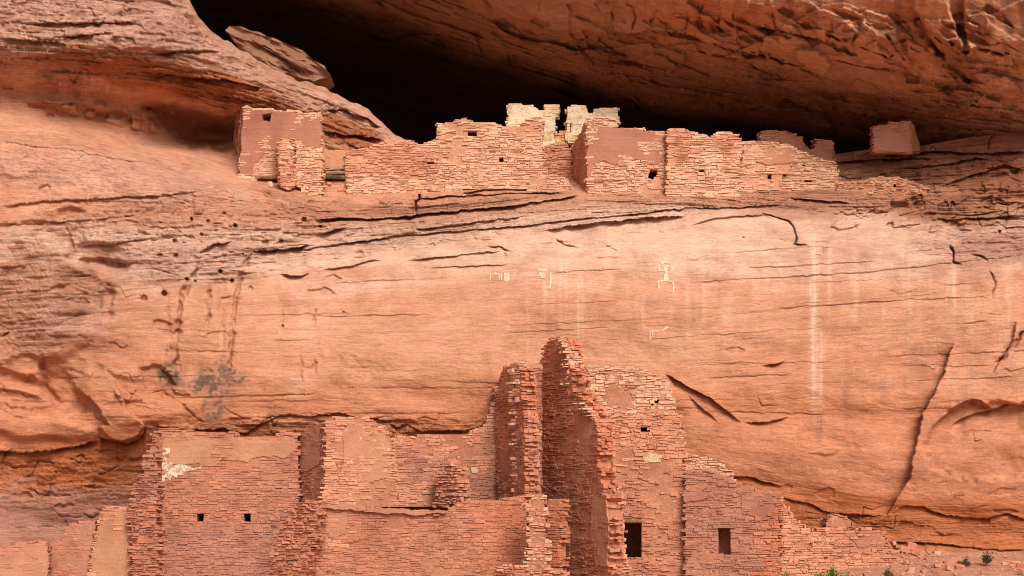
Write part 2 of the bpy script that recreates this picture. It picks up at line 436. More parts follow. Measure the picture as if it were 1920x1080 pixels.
# ---------------------------------------------------------------- cliff
TOPL = [(-900, -800), (-300, -640), (100, -400), (250, -180), (320, -60), (354, 0), (372, 32), (386, 48), (402, 62), (425, 76), (450, 92), (480, 110), (515, 130), (550, 147),
        (590, 158), (625, 172), (655, 190), (690, 203), (705, 218), (722, 236), (744, 254), (780, 278), (850, 308), (1000, 325), (1300, 322), (1500, 312), (1560, 290),
        (1600, 284), (1640, 279), (1725, 274), (1790, 262), (1850, 252), (1920, 246), (2900, 240)]
def cliff_disp(PX, PY, top):
    B = bedding(PX, PY, G_CLIFF)
    D = 0.26 * fbm(PX / 260.0, PY / 170.0, 3, 3)
    # where the rock is broken into layers, and where it is smooth
    W = 0.04 + 0 * PX
    for (x, y, rx, ry, rot, w) in [
        (150, 60, 420, 110, 3, 0.8), (420, 130, 260, 90, 30, 0.9), (620, 230, 150, 60, 35, 0.9),
        (330, 430, 260, 110, 4, 0.55), (520, 420, 180, 80, -5, 0.6), (800, 415, 330, 50, -6, 0.55), (1150, 395, 280, 36, -5, 0.5),
        (60, 560, 160, 130, 0, 0.5), (1500, 375, 240, 24, 2, 0.6), (1760, 300, 200, 60, -4, 0.8), (1850, 380, 160, 50, 0, 0.6),
        (1850, 440, 150, 60, -5, 0.5), (100, 900, 260, 70, 0, 0.35), (600, 800, 380, 22, 0, 0.4), (1750, 1000, 300, 36, 2, 0.3), (1560, 975, 200, 22, 2, 0.3), (100, 300, 300, 60, 8, 0.35)]:
        W = np.maximum(W, w * blob(PX, PY, x, y, rx, ry, rot, 17, 0.3))
    D = D + (0.02 + 0.08 * W) * fbm(PX / 60.0, B / 26.0, 5, 4)
    S = 0.60 * strata(PX, PY, B, 26.0, 21, 190.0) + 0.42 * strata(PX, PY, B, 11.0, 22, 90.0) + 0.22 * strata(PX, PY, B, 5.0, 23, 60.0)
    D = D + 0.46 * W * S
    D = D + W * 0.10 * fbm(PX / 9.0, PY / 6.0, 8, 3)
    D = D + (0.010 + 0.03 * W) * fbm(PX / 40.0, B / 4.5, 9, 3) + (0.006 + 0.018 * W) * fbm(PX / 10.0, B / 7.0, 10, 2)
    # leaning ripples of the smooth face
    D = D + 0.014 * fbm((PX + PY * 1.2) / 30.0, (PY - PX * 0.35) / 9.0, 12, 3) * sstep(560, 640, PY)
    u = lambda *a, **k: feat_under(PX, PY, D, *a, **k)
    c = lambda *a, **k: feat_crack(PX, PY, D, *a, **k)
    # long cracks and ledges under the upper ruins
    u([(590, 414), (640, 409), (690, 411), (740, 409), (780, 403), (830, 398), (900, 391), (960, 386), (1010, 378), (1060, 371), (1085, 364)], 0.55, 6, seed=1)
    c([(787, 350), (787, 374), (780, 378), (779, 402)], 0.9, 1.9, 1.5, seed=2)
    u([(560, 472), (600, 463), (640, 457), (700, 450), (760, 441), (850, 434), (940, 427), (1000, 421), (1060, 412), (1120, 408), (1200, 400), (1290, 390), (1400, 388), (1470, 383)], 0.28, 4, seed=3)
    u([(1290, 425), (1330, 411), (1380, 406), (1430, 402), (1455, 408)], 0.18, 5, seed=4)
    c([(1430, 402), (1450, 405), (1478, 414), (1488, 428), (1494, 445), (1490, 458), (1512, 461)], 0.4, 1.3, 2, seed=5)
    u([(1470, 371), (1540, 376), (1595, 381)], 0.35, 4, seed=6)
    u([(760, 490), (830, 481), (880, 476), (940, 470)], 0.18, 6, seed=7)
    u([(770, 432), (830, 425), (900, 415), (990, 405)], 0.22, 7, seed=8)
    u([(800, 503), (850, 499), (960, 496)], 0.12, 5, seed=9)
    u([(860, 362), (900, 357), (960, 352), (1010, 356)], 0.35, 7, seed=10)
    u([(780, 372), (880, 366), (980, 362), (1060, 361)], 0.3, 5, seed=40)
    u([(470, 472), (540, 466), (585, 459)], 0.5, 12, seed=11)
    u([(522, 514), (550, 519), (584, 513)], 0.4, 9, seed=12)
    u([(600, 508), (640, 502), (690, 490), (720, 486)], 0.2, 9, seed=13)
    u([(585, 440), (620, 434), (655, 425)], 0.4, 8, seed=14)
    u([(365, 478), (385, 468), (400, 458), (440, 452)], 0.4, 12, seed=15)
    u([(455, 500), (470, 475), (480, 466)], 0.3, 14, seed=16)
    u([(0, 421), (60, 419), (130, 415), (190, 411), (260, 403)], 0.14, 7, seed=17)
    u([(0, 388), (80, 377), (180, 373), (300, 366), (380, 358)], 0.14, 7, seed=18)
    u([(150, 462), (230, 455), (300, 446)], 0.14, 6, seed=19)
    u([(1017, 432), (1060, 425), (1130, 417), (1200, 409), (1290, 404)], 0.40, 22, seed=20)
    c([(918, 462), (940, 463), (956, 472)], 0.3, 1.8, seed=21)
    c([(1042, 448), (1055, 458), (1082, 463)], 0.35, 1.8, seed=22)
    u([(1390, 502), (1440, 501), (1500, 498)], 0.07, 5, seed=23)
    u([(1300, 530), (1400, 523), (1520, 517), (1640, 509), (1760, 495), (1920, 478)], 0.06, 6, seed=24)
    u([(1450, 578), (1560, 571), (1700, 562), (1860, 556)], 0.05, 6, seed=25)
    c([(1780, 460), (1788, 472), (1787, 492), (1802, 496)], 0.4, 2.0, 1, seed=26)
    c([(1822, 478), (1838, 480), (1852, 489)], 0.4, 2.0, 1, seed=27)
    c([(1602, 420), (1606, 430)], 0.4, 2.0, 1, seed=28)
    c([(1856, 508), (1866, 530), (1860, 556)], 0.2, 2.0, 2, seed=29)
    u([(1425, 686), (1455, 682), (1476, 674)], 0.35, 10, seed=30)
    rb = random.Random(19)
    for q in range(80):
        x0 = rb.uniform(-40, 1800); L0 = rb.uniform(70, 420); yb = rb.uniform(470, 790)
        xs = np.linspace(x0, x0 + L0, 7)
        sl = -0.055 * min(1, max(0, (x0 - 300) / 700.0)) * (1 - min(1, max(0, (yb - 620) / 120.0))) + rb.gauss(0, 0.022)
        u([(float(a), yb + sl * (float(a) - x0)) for a in xs], rb.choice((0.35, 0.5, 0.7, 1.0)) * rb.uniform(0.018, 0.055), rb.uniform(3, 7), 2.5, 0.2, seed=1000 + q, taper=30)
    # big slanting steps right of the tower
    for line, d, w in (([(1245, 700), (1265, 712), (1300, 730), (1330, 745), (1360, 768), (1380, 785), (1392, 794)], 0.24, 8),
                       ([(1285, 735), (1310, 760), (1340, 785), (1352, 797)], 0.12, 7)):
        u(line, d, w * 2.2, lip=0.3, seed=31)
    u([(1392, 794), (1440, 790), (1480, 782)], 0.2, 8, seed=32)
    feat_side(PX, PY, D, [(1788, 640), (1782, 668), (1768, 700), (1748, 745), (1726, 790), (1716, 850), (1706, 895), (1686, 925), (1660, 970)], 0.50, 40, 35, 40, 6.0)
    feat_side(PX, PY, D, [(1905, 600), (1900, 640), (1880, 668), (1860, 700)], 0.22, 16, 36, 20)
    D += 0.25 * poly_mask(PX, PY, [(1760, 790), (1785, 766), (1815, 752), (1850, 756), (1900, 760), (2100, 758), (2100, 880), (1820, 900), (1745, 880), (1735, 830)], 7, 6, 39)
    u([(1742, 806), (1760, 790), (1785, 766), (1810, 752), (1835, 750), (1862, 766)], 0.30, 20, seed=36)
    u([(1780, 802), (1800, 786), (1830, 773), (1870, 765), (1885, 757), (1930, 762)], 0.30, 18, seed=37)
    # fin-like fold, upper right of the smooth face
    c([(1920, 620), (1905, 640), (1890, 660), (1868, 682)], 0.35, 4, 4, seed=38)
    # undercut at the foot of the cliff
    u([(-40, 838), (5, 846), (60, 848), (120, 841), (168, 830), (190, 826)], 0.40, 10, 3, 0.3, seed=41)
    u([(186, 821), (215, 826), (240, 830), (256, 824), (268, 814), (275, 797)], 0.5, 12, 2, 0.3, seed=42, taper=8)
    u([(282, 797), (350, 806), (420, 804), (462, 815), (480, 798), (500, 790), (525, 777), (580, 780), (640, 775), (690, 785), (735, 792)], 0.20, 7, 3, 0.3, seed=43)
    u([(725, 790), (745, 802), (762, 794), (776, 801), (786, 810), (830, 808), (880, 805), (935, 800)], 0.26, 7, 3, 0.3, seed=44)
    u([(700, 786), (725, 789), (770, 786), (790, 802)], 0.12, 6, 2, seed=45)
    u([(1462, 932), (1500, 940), (1525, 946), (1540, 958), (1570, 963), (1620, 966), (1662, 967)], 0.18, 7, 3, 0.25, seed=46)
    u([(1672, 962), (1700, 946), (1730, 950), (1765, 965), (1800, 968), (1850, 972), (1885, 962), (1935, 976)], 0.18, 7, 3, 0.25, seed=47)
    u([(1340, 892), (1400, 893), (1470, 912)], 0.2, 8, 3, seed=48)
    u([(1660, 1016), (1760, 1018), (1850, 1030), (1930, 1032)], 0.2, 8, 3, seed=49)
    u([(1480, 990), (1560, 992), (1650, 994)], 0.2, 8, 3, seed=50)
    # slabs and scoops, lower left
    D += -0.42 * poly_mask(PX, PY, [(176, 698), (196, 692), (215, 715), (238, 768), (262, 788), (271, 800), (262, 818), (240, 828), (205, 824), (185, 800), (203, 797), (180, 758), (142, 732), (160, 716)], 2.2, 3, 51)
    D += 0.30 * poly_mask(PX, PY, [(80, 690), (120, 700), (150, 740), (170, 770), (150, 775), (110, 768), (80, 735)], 9, 4, 52)
    c([(80, 668), (78, 700), (92, 735), (112, 760)], 0.25, 6, 4, seed=53)
    D += 0.22 * poly_mask(PX, PY, [(262, 692), (300, 684), (330, 720), (300, 742), (275, 730)], 4, 4, 54)
    D += 0.16 * poly_mask(PX, PY, [(560, 690), (620, 660), (700, 690), (640, 740)], 22, 6, 55)
    c([(305, 735), (345, 762), (360, 780)], 0.12, 3, seed=56)
    for (x, y, rx, ry, rot, d) in [(40, 715, 70, 14, 20, .22), (30, 745, 60, 12, 10, .18), (120, 640, 60, 30, -20, -.2), (60, 800, 120, 26, 5, -.25), (300, 770, 90, 22, -10, -.15), (120, 720, 50, 60, 10, .18), (225, 690, 50, 20, 20, -.15)]:
        D += d * blob(PX, PY, x, y, rx, ry, rot, 78, 0.25)
    D += 0.16 * fbm((PX + 0.9 * PY) / 240.0, (PY - 0.30 * PX) / 70.0, 14, 2) * sstep(540, 640, PY)
    c([(0, 632), (15, 625), (22, 620)], 0.4, 2, 2, seed=60)
    for (x, y, rx, ry, d) in [(190, 480, 60, 26, .25), (150, 540, 40, 30, .2), (205, 500, 34, 20, .2), (200, 570, 16, 40, .2), (130, 400, 30, 14, .2), (145, 450, 16, 30, .15), (200, 495, 40, 14, .15), (60, 700, 80, 30, .2)]:
        D += d * blob(PX, PY, x, y, rx, ry, 0, 77, 0.5)
    # water runnels
    for line, d, w in (([(372, 500), (345, 545), (335, 600), (331, 640), (329, 690)], .28, 5), ([(468, 480), (448, 530), (440, 580), (434, 630), (430, 690)], .28, 5),
                       ([(310, 560), (318, 620), (318, 680)], .14, 6), ([(412, 515), (418, 560), (414, 620), (412, 690)], .14, 8), ([(395, 540), (393, 570), (388, 612)], .22, 4),
                       ([(590, 575), (590, 612)], .22, 2.5), ([(524, 560), (530, 620)], .1, 4), ([(563, 670), (565, 716)], .15, 3), ([(592, 670), (588, 710)], .12, 3),
                       ([(362, 370), (362, 405)], .2, 2.5), ([(124, 425), (140, 470)], .2, 3)):
        c(line, d, w, 4, seed=int(line[0][0]))
    for (x, y, r, d) in [(359, 411, 4, .7), (441, 423, 5.5, .8), (350, 523, 4, .8), (435, 526, 4.5, .7), (308, 550, 8, .5), (328, 452, 6, .4), (413, 509, 6, .9), (530, 611, 2.5, .5), (644, 585, 2, .4),
                         (601, 425, 4, .5), (570, 412, 7, .45), (527, 452, 6, .35), (498, 455, 9, .3), (1874, 434, 4, .6), (1394, 445, 2, .4), (366, 527, 3, .4), (455, 476, 3, .5),
                         (460, 480, 2.5, .5), (566, 465, 3, .5), (378, 440, 5, .3), (420, 400, 5, .25), (300, 480, 8, .3), (270, 560, 10, .25), (330, 480, 6, .35), (390, 415, 5, .3), (470, 540, 6, .2)]:
        feat_pit(PX, PY, D, x, y, r * 0.68, d * 0.6)
    # pockmarked belt left of the middle
    n = vnoise(PX / 11.0, B / 5.5, 91)
    n = vnoise(PX / 15.0, B / 4.5, 91)
    D += 0.09 * sstep(0.78, 0.9, n) * np.maximum(blob(PX, PY, 400, 440, 230, 90, 0, 18), 0.8 * blob(PX, PY, 620, 450, 130, 55, -5, 19))
    # upper left bench: undercut belt and its lip of nodules
    u([(-60, 180), (0, 187), (80, 190), (160, 196), (240, 214), (300, 238), (335, 258)], -0.35, 9, 4, -0.8, seed=62)
    n2 = vnoise(PX / 17.0, PY / 12.0, 92)
    D -= 0.30 * sstep(0.4, 0.8, n2) * blob(PX, PY, 190, 212, 150, 16, 14, 20)
    u([(280, 100), (330, 97), (380, 95), (420, 100)], 0.35, 10, 3, seed=63)
    u([(270, 142), (320, 140), (360, 146), (430, 150), (500, 168)], 0.40, 9, 3, seed=64)
    u([(300, 165), (360, 170), (420, 180), (480, 192)], 0.35, 9, 3, seed=65)
    u([(60, 45), (130, 43), (220, 42), (260, 40)], 0.3, 9, 3, seed=66)
    u([(0, 72), (90, 78), (130, 84)], 0.3, 9, 3, seed=67)
    u([(0, 265), (80, 276), (150, 284), (215, 298), (280, 305)], 0.06, 16, 3, 0.5, seed=68)
    u([(100, 70), (160, 66), (215, 62)], 0.3, 8, 3, seed=70)
    apron = [(0, 0), (345, 0), (440, 90), (600, 170), (740, 265), (620, 330), (440, 330), (330, 300), (0, 190)]
    random_marks(PX, PY, D, [(0, 0, 700, 330, 0.12, 90, 90, 0.14, 0.11, apron), (0, 260, 640, 560, -0.03, 34, 40, 0.11, 0.08, None), (560, 370, 1200, 480, -0.12, 26, 24, 0.10, 0.07, None), (1200, 370, 1560, 480, -0.08, 8, 10, 0.07, 0.05, None),
                             (0, 560, 420, 780, 0.1, 14, 14, 0.14, 0.09, None), (1250, 480, 1920, 960, -0.05, 9, 12, 0.08, 0.05, None), (1560, 280, 1920, 430, -0.12, 60, 50, 0.25, 0.16, None),
                             (0, 840, 300, 1000, 0.02, 24, 18, 0.2, 0.1, None), (1460, 960, 1920, 1060, 0.02, 10, 20, 0.10, 0.08, None), (300, 780, 950, 830, 0.02, 26, 16, 0.10, 0.07, None)], 5)
    D += 1.3 * blob(PX, PY, 385, 238, 110, 36, 14, 83, 0.45)      # dark nook beside the corner house
    # rocks right of the small houses
    u([(1560, 306), (1600, 302), (1660, 298), (1720, 297), (1760, 296)], 0.5, 6, 2, seed=71)
    u([(1650, 292), (1700, 288), (1760, 283), (1840, 288), (1930, 284)], 0.5, 8, 2, seed=72)
    u([(1690, 318), (1740, 312), (1790, 305), (1830, 296), (1860, 300)], 0.4, 8, 2, seed=73)
    u([(1760, 350), (1820, 330), (1880, 310), (1930, 318)], 0.3, 12, 3, seed=74)
    u([(1740, 412), (1790, 411), (1850, 408), (1920, 405)], 0.3, 10, 3, seed=75)
    u([(600, 210), (640, 205), (690, 222), (720, 246)], 0.3, 9, 3, seed=76)
    u([(600, 244), (640, 252), (680, 256), (720, 262)], 0.4, 12, 3, seed=77)
    return D, B, W

def cliff_colour(PX, PY, B):
    base = np.array([0.62, 0.310, 0.190])
    col = np.ones(PX.shape + (1,)) * base
    def mix(c, m):
        nonlocal col
        col = col + (np.array(c) - col) * np.clip(m, 0, 1)[..., None]
    b = lambda *a: blob(PX, PY, *a)
    nz = fbm(PX / 220.0, B / 45.0, 41, 4)
    mix((0.72, 0.47, 0.34), 0.85 * sstep(330, 380, B) * (1 - sstep(480, 560, B + 60 * nz)))         # pale belt under the ruins
    mix((0.585, 0.252, 0.132), 0.9 * sstep(640, 760, B + 70 * nz))                                    # warmer towards the foot
    mix((0.50, 0.178, 0.072), 0.95 * sstep(805, 835, B + 5 * nz))                                    # orange rock under the undercut
    mix((0.44, 0.235, 0.175), 0.8 * b(60, 975, 260, 70, 0, 61, 0.5))                                 # mauve layer, lower left
    mix((0.53, 0.255, 0.150), 0.8 * b(90, 580, 240, 110, 0, 62, 0.5))
    mix((0.60, 0.33, 0.235), 0.8 * b(130, 590, 90, 40, 0, 63, 0.6))
    mix((0.64, 0.37, 0.26), 0.9 * (1 - sstep(60, 110, B + 14 * nz)) * (PX < 900))
    mix((0.46, 0.165, 0.065), 0.9 * np.maximum(b(330, 150, 250, 42, 12, 64, 0.5), b(640, 245, 90, 30, 20, 65, 0.5)))
    mix((0.42, 0.19, 0.10), 0.7 * b(200, 200, 260, 36, 8, 66, 0.4))
    mix((0.62, 0.34, 0.23), 0.8 * b(480, 110, 190, 46, 33, 67, 0.4))
    mix((0.62, 0.345, 0.24), 0.8 * b(180, 330, 330, 52, 6, 68, 0.4))
    mix((0.43, 0.195, 0.110), 0.85 * np.maximum(b(1800, 400, 130, 32, 2, 69, 0.6), b(1700, 335, 170, 22, -6, 70, 0.6)))
    mix((0.48, 0.20, 0.105), 0.7 * b(1880, 330, 110, 50, 0, 71, 0.5))
    mix((0.50, 0.25, 0.16), 0.6 * b(1500, 398, 110, 16, 0, 72, 0.5))
    mix((0.53, 0.275, 0.185), 0.7 * b(1850, 480, 120, 50, -8, 73, 0.5))
    mix((0.54, 0.25, 0.155), 0.55 * np.maximum(b(1120, 590, 150, 40, 0, 74, 0.4), b(940, 560, 170, 34, 0, 75, 0.4)))
    mix((0.50, 0.25, 0.165), 0.5 * b(1580, 480, 120, 28, -5, 76, 0.4))
    mix((0.57, 0.265, 0.150), 0.6 * b(1800, 860, 200, 90, 0, 77, 0.4))
    mix((0.52, 0.275, 0.185), 0.85 * sstep(1022, 1040, PY + 8 * nz) * (PX > 1300))
    # mineral runs down the face: pale streaks with soft broken edges
    wob = 3 * fbm(PX * 0 + 0.3, PY / 90.0, 44, 2)
    grain = 0.55 + 0.9 * vnoise(PX / 4.0, PY / 55.0, 45)
    for (x, w, y0, y1, a) in [(1527, 8, 430, 800, .5), (1541, 6, 600, 780, .3), (1556, 4, 450, 640, .32), (1320, 5, 470, 660, .26), (1604, 7, 450, 560, .25), (1648, 6, 450, 540, .25), (1690, 8, 440, 560, .28), (1705, 5, 480, 700, .22),
                              (1540, 5, 680, 775, .45), (730, 4, 500, 600, .25), (1052, 4, 480, 640, .3), (1063, 2.5, 480, 620, .25), (1085, 6, 480, 540, .35), (560, 18, 690, 800, .2), (120, 5, 310, 400, .22), (185, 5, 315, 390, .2), (1480, 40, 690, 730, .2), (1850, 70, 690, 750, .22), (1700, 30, 700, 745, .25), (570, 10, 560, 700, .15)]:
        m = np.exp(-((PX + wob - x) / w) ** 2) * sstep(y0, y0 + 25, PY) * (1 - sstep(y1 - 200, y1 + 30, PY)) * grain
        mix((0.82, 0.58, 0.43), 1.7 * a * m)
    for (x, w, y0, y1, a) in [(1537, 5, 765, 860, .45), (400, 40, 680, 830, .25), (1620, 5, 720, 800, .2), (1656, 6, 700, 790, .2), (1720, 25, 640, 740, .25), (1870, 60, 680, 760, .25)]:
        m = np.exp(-((PX + wob - x) / w) ** 2) * sstep(y0, y0 + 15, PY) * (1 - sstep(y1 - 60, y1, PY)) * grain
        mix((0.34, 0.18, 0.125), 1.4 * a * m)
    # dark grey-green lichen below the runnels
    sp = vnoise(PX / 5.0, PY / 5.0, 46) * 0.6 + vnoise(PX / 11.0, PY / 13.0, 47) * 0.6
    lich = np.maximum.reduce([b(318, 702, 26, 26, 0, 79, 0.4), b(408, 714, 60, 38, 0, 80, 0.4), 0.75 * b(400, 765, 22, 40, 0, 81, 0.4)])
    mix((0.42, 0.23, 0.15), 0.6 * lich)
    mix((0.15, 0.10, 0.065), 0.95 * lich * sstep(0.48, 0.62, sp))
    # white flecks on the undercut belt
    wf = vnoise(PX / 3.2, PY / 3.0, 48)
    mix((0.75, 0.66, 0.58), 0.9 * sstep(0.88, 0.93, wf) * np.maximum(b(150, 155, 170, 24, 6, 82, 0.5), 0.5 * b(280, 215, 120, 16, 8, 83, 0.5)))
    # many faint mineral runs
    rr = random.Random(4)
    for q in range(46):
        x = rr.uniform(980, 1900); y0 = rr.uniform(425, 560); L = rr.uniform(70, 260); w = rr.uniform(1.5, 7)
        wv = rr.uniform(1, 4) * fbm(PX[:, :1] * 0 + q, PY[:, :1] / 60.0, 900 + q, 2)
        m = np.exp(-((PX + wv - x) / w) ** 2) * sstep(y0, y0 + 30, PY) * (1 - sstep(y0 + L * 0.4, y0 + L, PY)) * grain
        mix((0.80, 0.54, 0.39), rr.uniform(0.10, 0.34) * m)
    for q in range(14):
        x = rr.choice((rr.uniform(300, 460), rr.uniform(1560, 1900))); y0 = rr.uniform(640, 720); L = rr.uniform(60, 150); w = rr.uniform(3, 14)
        m = np.exp(-((PX + wob - x) / w) ** 2) * sstep(y0, y0 + 20, PY) * (1 - sstep(y0 + L * 0.4, y0 + L, PY)) * grain
        mix((0.36, 0.18, 0.12), rr.uniform(0.2, 0.45) * m)
    tone = 1 + 0.10 * fbm(PX / 520.0, B / 13.0, 951, 4) + 0.07 * fbm((PX + 0.9 * PY) / 300.0, (PY - 0.30 * PX) / 40.0, 952, 3) * sstep(560, 660, PY) + 0.08 * fbm(PX / 150.0, PY / 120.0, 953, 3)
    return np.clip(col * np.array([0.98, 0.905, 0.885]) * tone[..., None] ** np.array([0.8, 1.1, 1.25]), 0, 0.9)

def build_cliff():
    xa = cols_axis()
    T = np.interp(xa, [p[0] for p in TOPL], [p[1] for p in TOPL])
    T = T + 5.0 * fbm(xa / 16.0, xa * 0, 31, 4) * (np.abs(xa - 560) < 215)
    s = np.concatenate([np.linspace(0, 1, 720)])
    yb = 1092.0
    PX = np.broadcast_to(xa, (len(s) + 18, len(xa))).copy()
    PY = np.concatenate([T[None, :] + (yb - T[None, :]) * s[:, None], np.linspace(1100, 1290, 18)[:, None] + 0 * xa[None, :]], 0)
    Y = CLIFF(PX, PY)
    D, B, W = cliff_disp(PX, PY, T)
    # the edge of the bench rounds over backwards
    e = PY - T[None, :]
    Y = Y + D + 1.1 * np.exp(-np.maximum(e, 0) / 7.0) * (PX > 340) * (PX < 1600)
    X, YY, Z = place(PX, PY, Y)
    col = cliff_colour(PX, PY, B)
    # floor of the alcove behind the edge, a few rows going back
    k = np.array([0.4, 1.2, 3, 7, 16, 30])[::-1][:, None]
    nx = X[:1] * (1 + k / 60.0); ny = YY[:1] + k; nz = Z[:1] - 0.06 * k
    X = np.concatenate([nx, X]); YY = np.concatenate([ny, YY]); Z = np.concatenate([nz, Z])
    rep = lambda a: np.concatenate([np.repeat(a[:1], 6, 0), a])
    B = rep(B); col = rep(col); W = rep(W)
    bed = np.stack([X, -B * 0.0166, YY], -1)
    rgba = np.concatenate([col, np.ones(col.shape[:2] + (1,))], -1)
    return grid_object('cliff', X, YY, Z, M_ROCK, {'rock_colour': ('FLOAT_COLOR', rgba), 'bed': ('FLOAT_VECTOR', bed), 'rough': ('FLOAT', np.clip(0.07 + W, 0, 1))})
build_cliff()

# ---------------------------------------------------------------- alcove roof
def alcove_disp(PX, PY):
    B = bedding(PX, PY, G_ALC)
    D = 0.5 * fbm(PX / 260.0, PY / 130.0, 103, 2) + 0.12 * fbm(PX / 70.0, B / 22.0, 105, 3)
    W = 0.07 + 0 * PX
    low = sstep(95, 135, B + 20 * fbm(PX / 120.0, PY / 60.0, 109, 3))
    W = np.maximum(W, 0.75 * low)
    W = np.maximum(W, 0.7 * blob(PX, PY, 1850, 180, 140, 90, 0, 117, 0.3))
    W = np.maximum(W, 0.25 * blob(PX, PY, 1560, 60, 200, 70, 10, 118, 0.3))
    S = 0.8 * strata(PX, PY, B, 24.0, 121, 150.0) + 0.5 * strata(PX, PY, B, 10.0, 122, 80.0) + 0.3 * strata(PX, PY, B, 5.0, 123, 50.0)
    F1 = strata(PX + 0.9 * PY, PY, B + 0.12 * PX, 62.0, 126, 210.0)
    D = D + 0.55 * F1 * (0.35 + W)
    D = D + 0.75 * W * S + W * 0.14 * fbm(PX / 10.0, PY / 6.0, 108, 3)
    D = D + (0.02 + 0.10 * W) * fbm(PX / 75.0, B / 5.0, 110, 3) + 0.10 * W * fbm(PX / 30.0, B / 3.0, 111, 2)
    u = lambda *a, **k: feat_under(PX, PY, D, *a, **k)
    c = lambda *a, **k: feat_crack(PX, PY, D, *a, **k)
    def plate(poly, d, edge=2.5, wig=3, seed=0):
        nonlocal D
        D = D - d * poly_mask(PX, PY, poly, edge, wig, seed)
    u([(700, -10), (720, 12), (760, 40), (820, 70), (870, 86), (902, 90)], 1.2, 30, 3, 0.2, seed=131)
    u([(900, -10), (930, 14), (970, 36), (1010, 52), (1070, 60), (1110, 68), (1145, 68)], 0.7, 26, 3, 0.3, seed=132)
    c([(893, 62), (900, 80), (915, 104)], 0.8, 6, 4, seed=133)
    c([(915, 60), (935, 73), (962, 69), (990, 60)], -0.35, 2, 2, seed=134)
    c([(1150, 20), (1148, 45), (1153, 68)], 0.35, 2.5, 3, seed=135)
    c([(1172, 5), (1186, 12), (1192, 32), (1186, 60)], 0.35, 2.5, 3, seed=136)
    u([(1140, 60), (1180, 66), (1220, 56), (1280, 62), (1320, 76), (1380, 96), (1440, 105), (1500, 125), (1560, 150), (1600, 160)], 0.8, 22, 4, 0.25, seed=137)
    u([(1280, 88), (1330, 100), (1390, 112), (1450, 142), (1490, 150)], 0.5, 16, 4, seed=138)
    u([(1408, 50), (1455, 56), (1500, 66), (1540, 74), (1570, 90), (1590, 110)], 0.5, 16, 3, seed=139)
    plate([(1623, 20), (1668, 30), (1690, 60), (1674, 95), (1668, 108), (1630, 92), (1600, 81)], 0.55, 2.0, 2, 140)
    plate([(1553, 64), (1592, 33), (1612, 48), (1600, 76), (1596, 95), (1572, 74)], 0.35, 2.0, 2, 141)
    plate([(1445, 20), (1466, 15), (1500, -30), (1450, -40), (1440, 0)], 0.3, 2.0, 2, 142)
    plate([(1370, 40), (1345, 20), (1352, -20), (1400, -40), (1405, 20)], 0.25, 2.0, 2, 143)
    plate([(1706, -60), (1716, 20), (1730, 45), (1750, 66), (1788, 94), (1803, 102), (1806, 90), (1796, 60), (1782, 20), (1776, -60)], 1.0, 3.0, 3, 144)
    plate([(1830, 88), (1855, 92), (1880, 102), (1935, 126), (2100, 160), (2100, -200), (1800, -200), (1808, 60), (1818, 95)], 0.55, 2.0, 3, 145)
    plate([(1660, 60), (1680, 85), (1705, 120), (1714, 128), (1700, 105), (1675, 55)], 0.35, 2.5, 3, 146)
    plate([(1490, 95), (1530, 90), (1560, 120), (1545, 150), (1500, 140)], 0.45, 3.0, 5, 147)
    u([(1590, 100), (1620, 118), (1680, 128), (1740, 150), (1790, 155), (1840, 170)], 0.5, 20, 4, seed=148)
    u([(1455, 192), (1480, 186), (1520, 205), (1555, 216), (1600, 212), (1640, 222), (1700, 220), (1745, 245)], 0.9, 22, 4, 0.3, seed=149)
    u([(1060, 128), (1120, 160), (1180, 184), (1215, 196), (1262, 208), (1330, 224)], 1.0, 20, 4, 0.3, seed=150)
    u([(960, 100), (1010, 118), (1060, 140), (1100, 152)], 0.7, 20, 4, seed=151)
    u([(1280, 170), (1340, 190), (1400, 205), (1440, 200)], 0.8, 18, 4, seed=152)
    u([(1500, 160), (1560, 178), (1620, 176), (1700, 190)], 0.6, 16, 4, seed=153)
    u([(1700, 165), (1760, 175), (1830, 200), (1900, 215)], 0.5, 12, 4, seed=154)
    for ln in ([(1602, 81), (1630, 93), (1668, 109), (1674, 96)], [(1624, 22), (1612, 55), (1602, 80)], [(1554, 64), (1573, 75), (1596, 95)], [(1592, 33), (1570, 52), (1554, 64)],
               [(1448, 20), (1452, 40), (1457, 56)], [(1490, 96), (1502, 128), (1545, 150)], [(1410, 48), (1440, 54), (1470, 58), (1510, 66)], [(1660, 60), (1685, 95), (1712, 128)],
               [(1716, 20), (1732, 46), (1752, 68), (1788, 95), (1804, 103)], [(1828, 90), (1855, 93), (1880, 103), (1935, 127)], [(1318, 5), (1312, 30), (1318, 55)], [(1375, 20), (1372, 45)],
               [(1480, 190), (1520, 208), (1560, 218)], [(1330, 80), (1390, 98), (1440, 106)], [(1230, 110), (1290, 124), (1340, 146)], [(1100, 90), (1160, 112), (1230, 128)], [(1560, 110), (1610, 124), (1670, 132)]):
        c(ln, 0.32, 1.5, 2, seed=int(ln[0][0]) + 3)
    c([(1715, 30), (1740, 75), (1770, 110), (1815, 150), (1825, 158)], 0.6, 7, 5, seed=155)
    roof = [(700, 0), (900, 95), (1200, 195), (1400, 240), (1640, 265), (1920, 250), (1920, 0)]
    random_marks(PX, PY, D, [(880, 40, 1920, 260, 0.27, 22, 70, 0.16, 0.32, roof), (1100, 0, 1920, 110, 0.5, 8, 34, 0.16, 0.28, roof)], 6)
    c([(1290, 20), (1288, 60)], 0.25, 2, 3, seed=156)
    c([(1310, 5), (1306, 45), (1318, 62)], 0.3, 2.5, 3, seed=157)
    c([(1350, 30), (1346, 50), (1358, 62)], 0.35, 2.5, 2, seed=158)
    return D, B, W

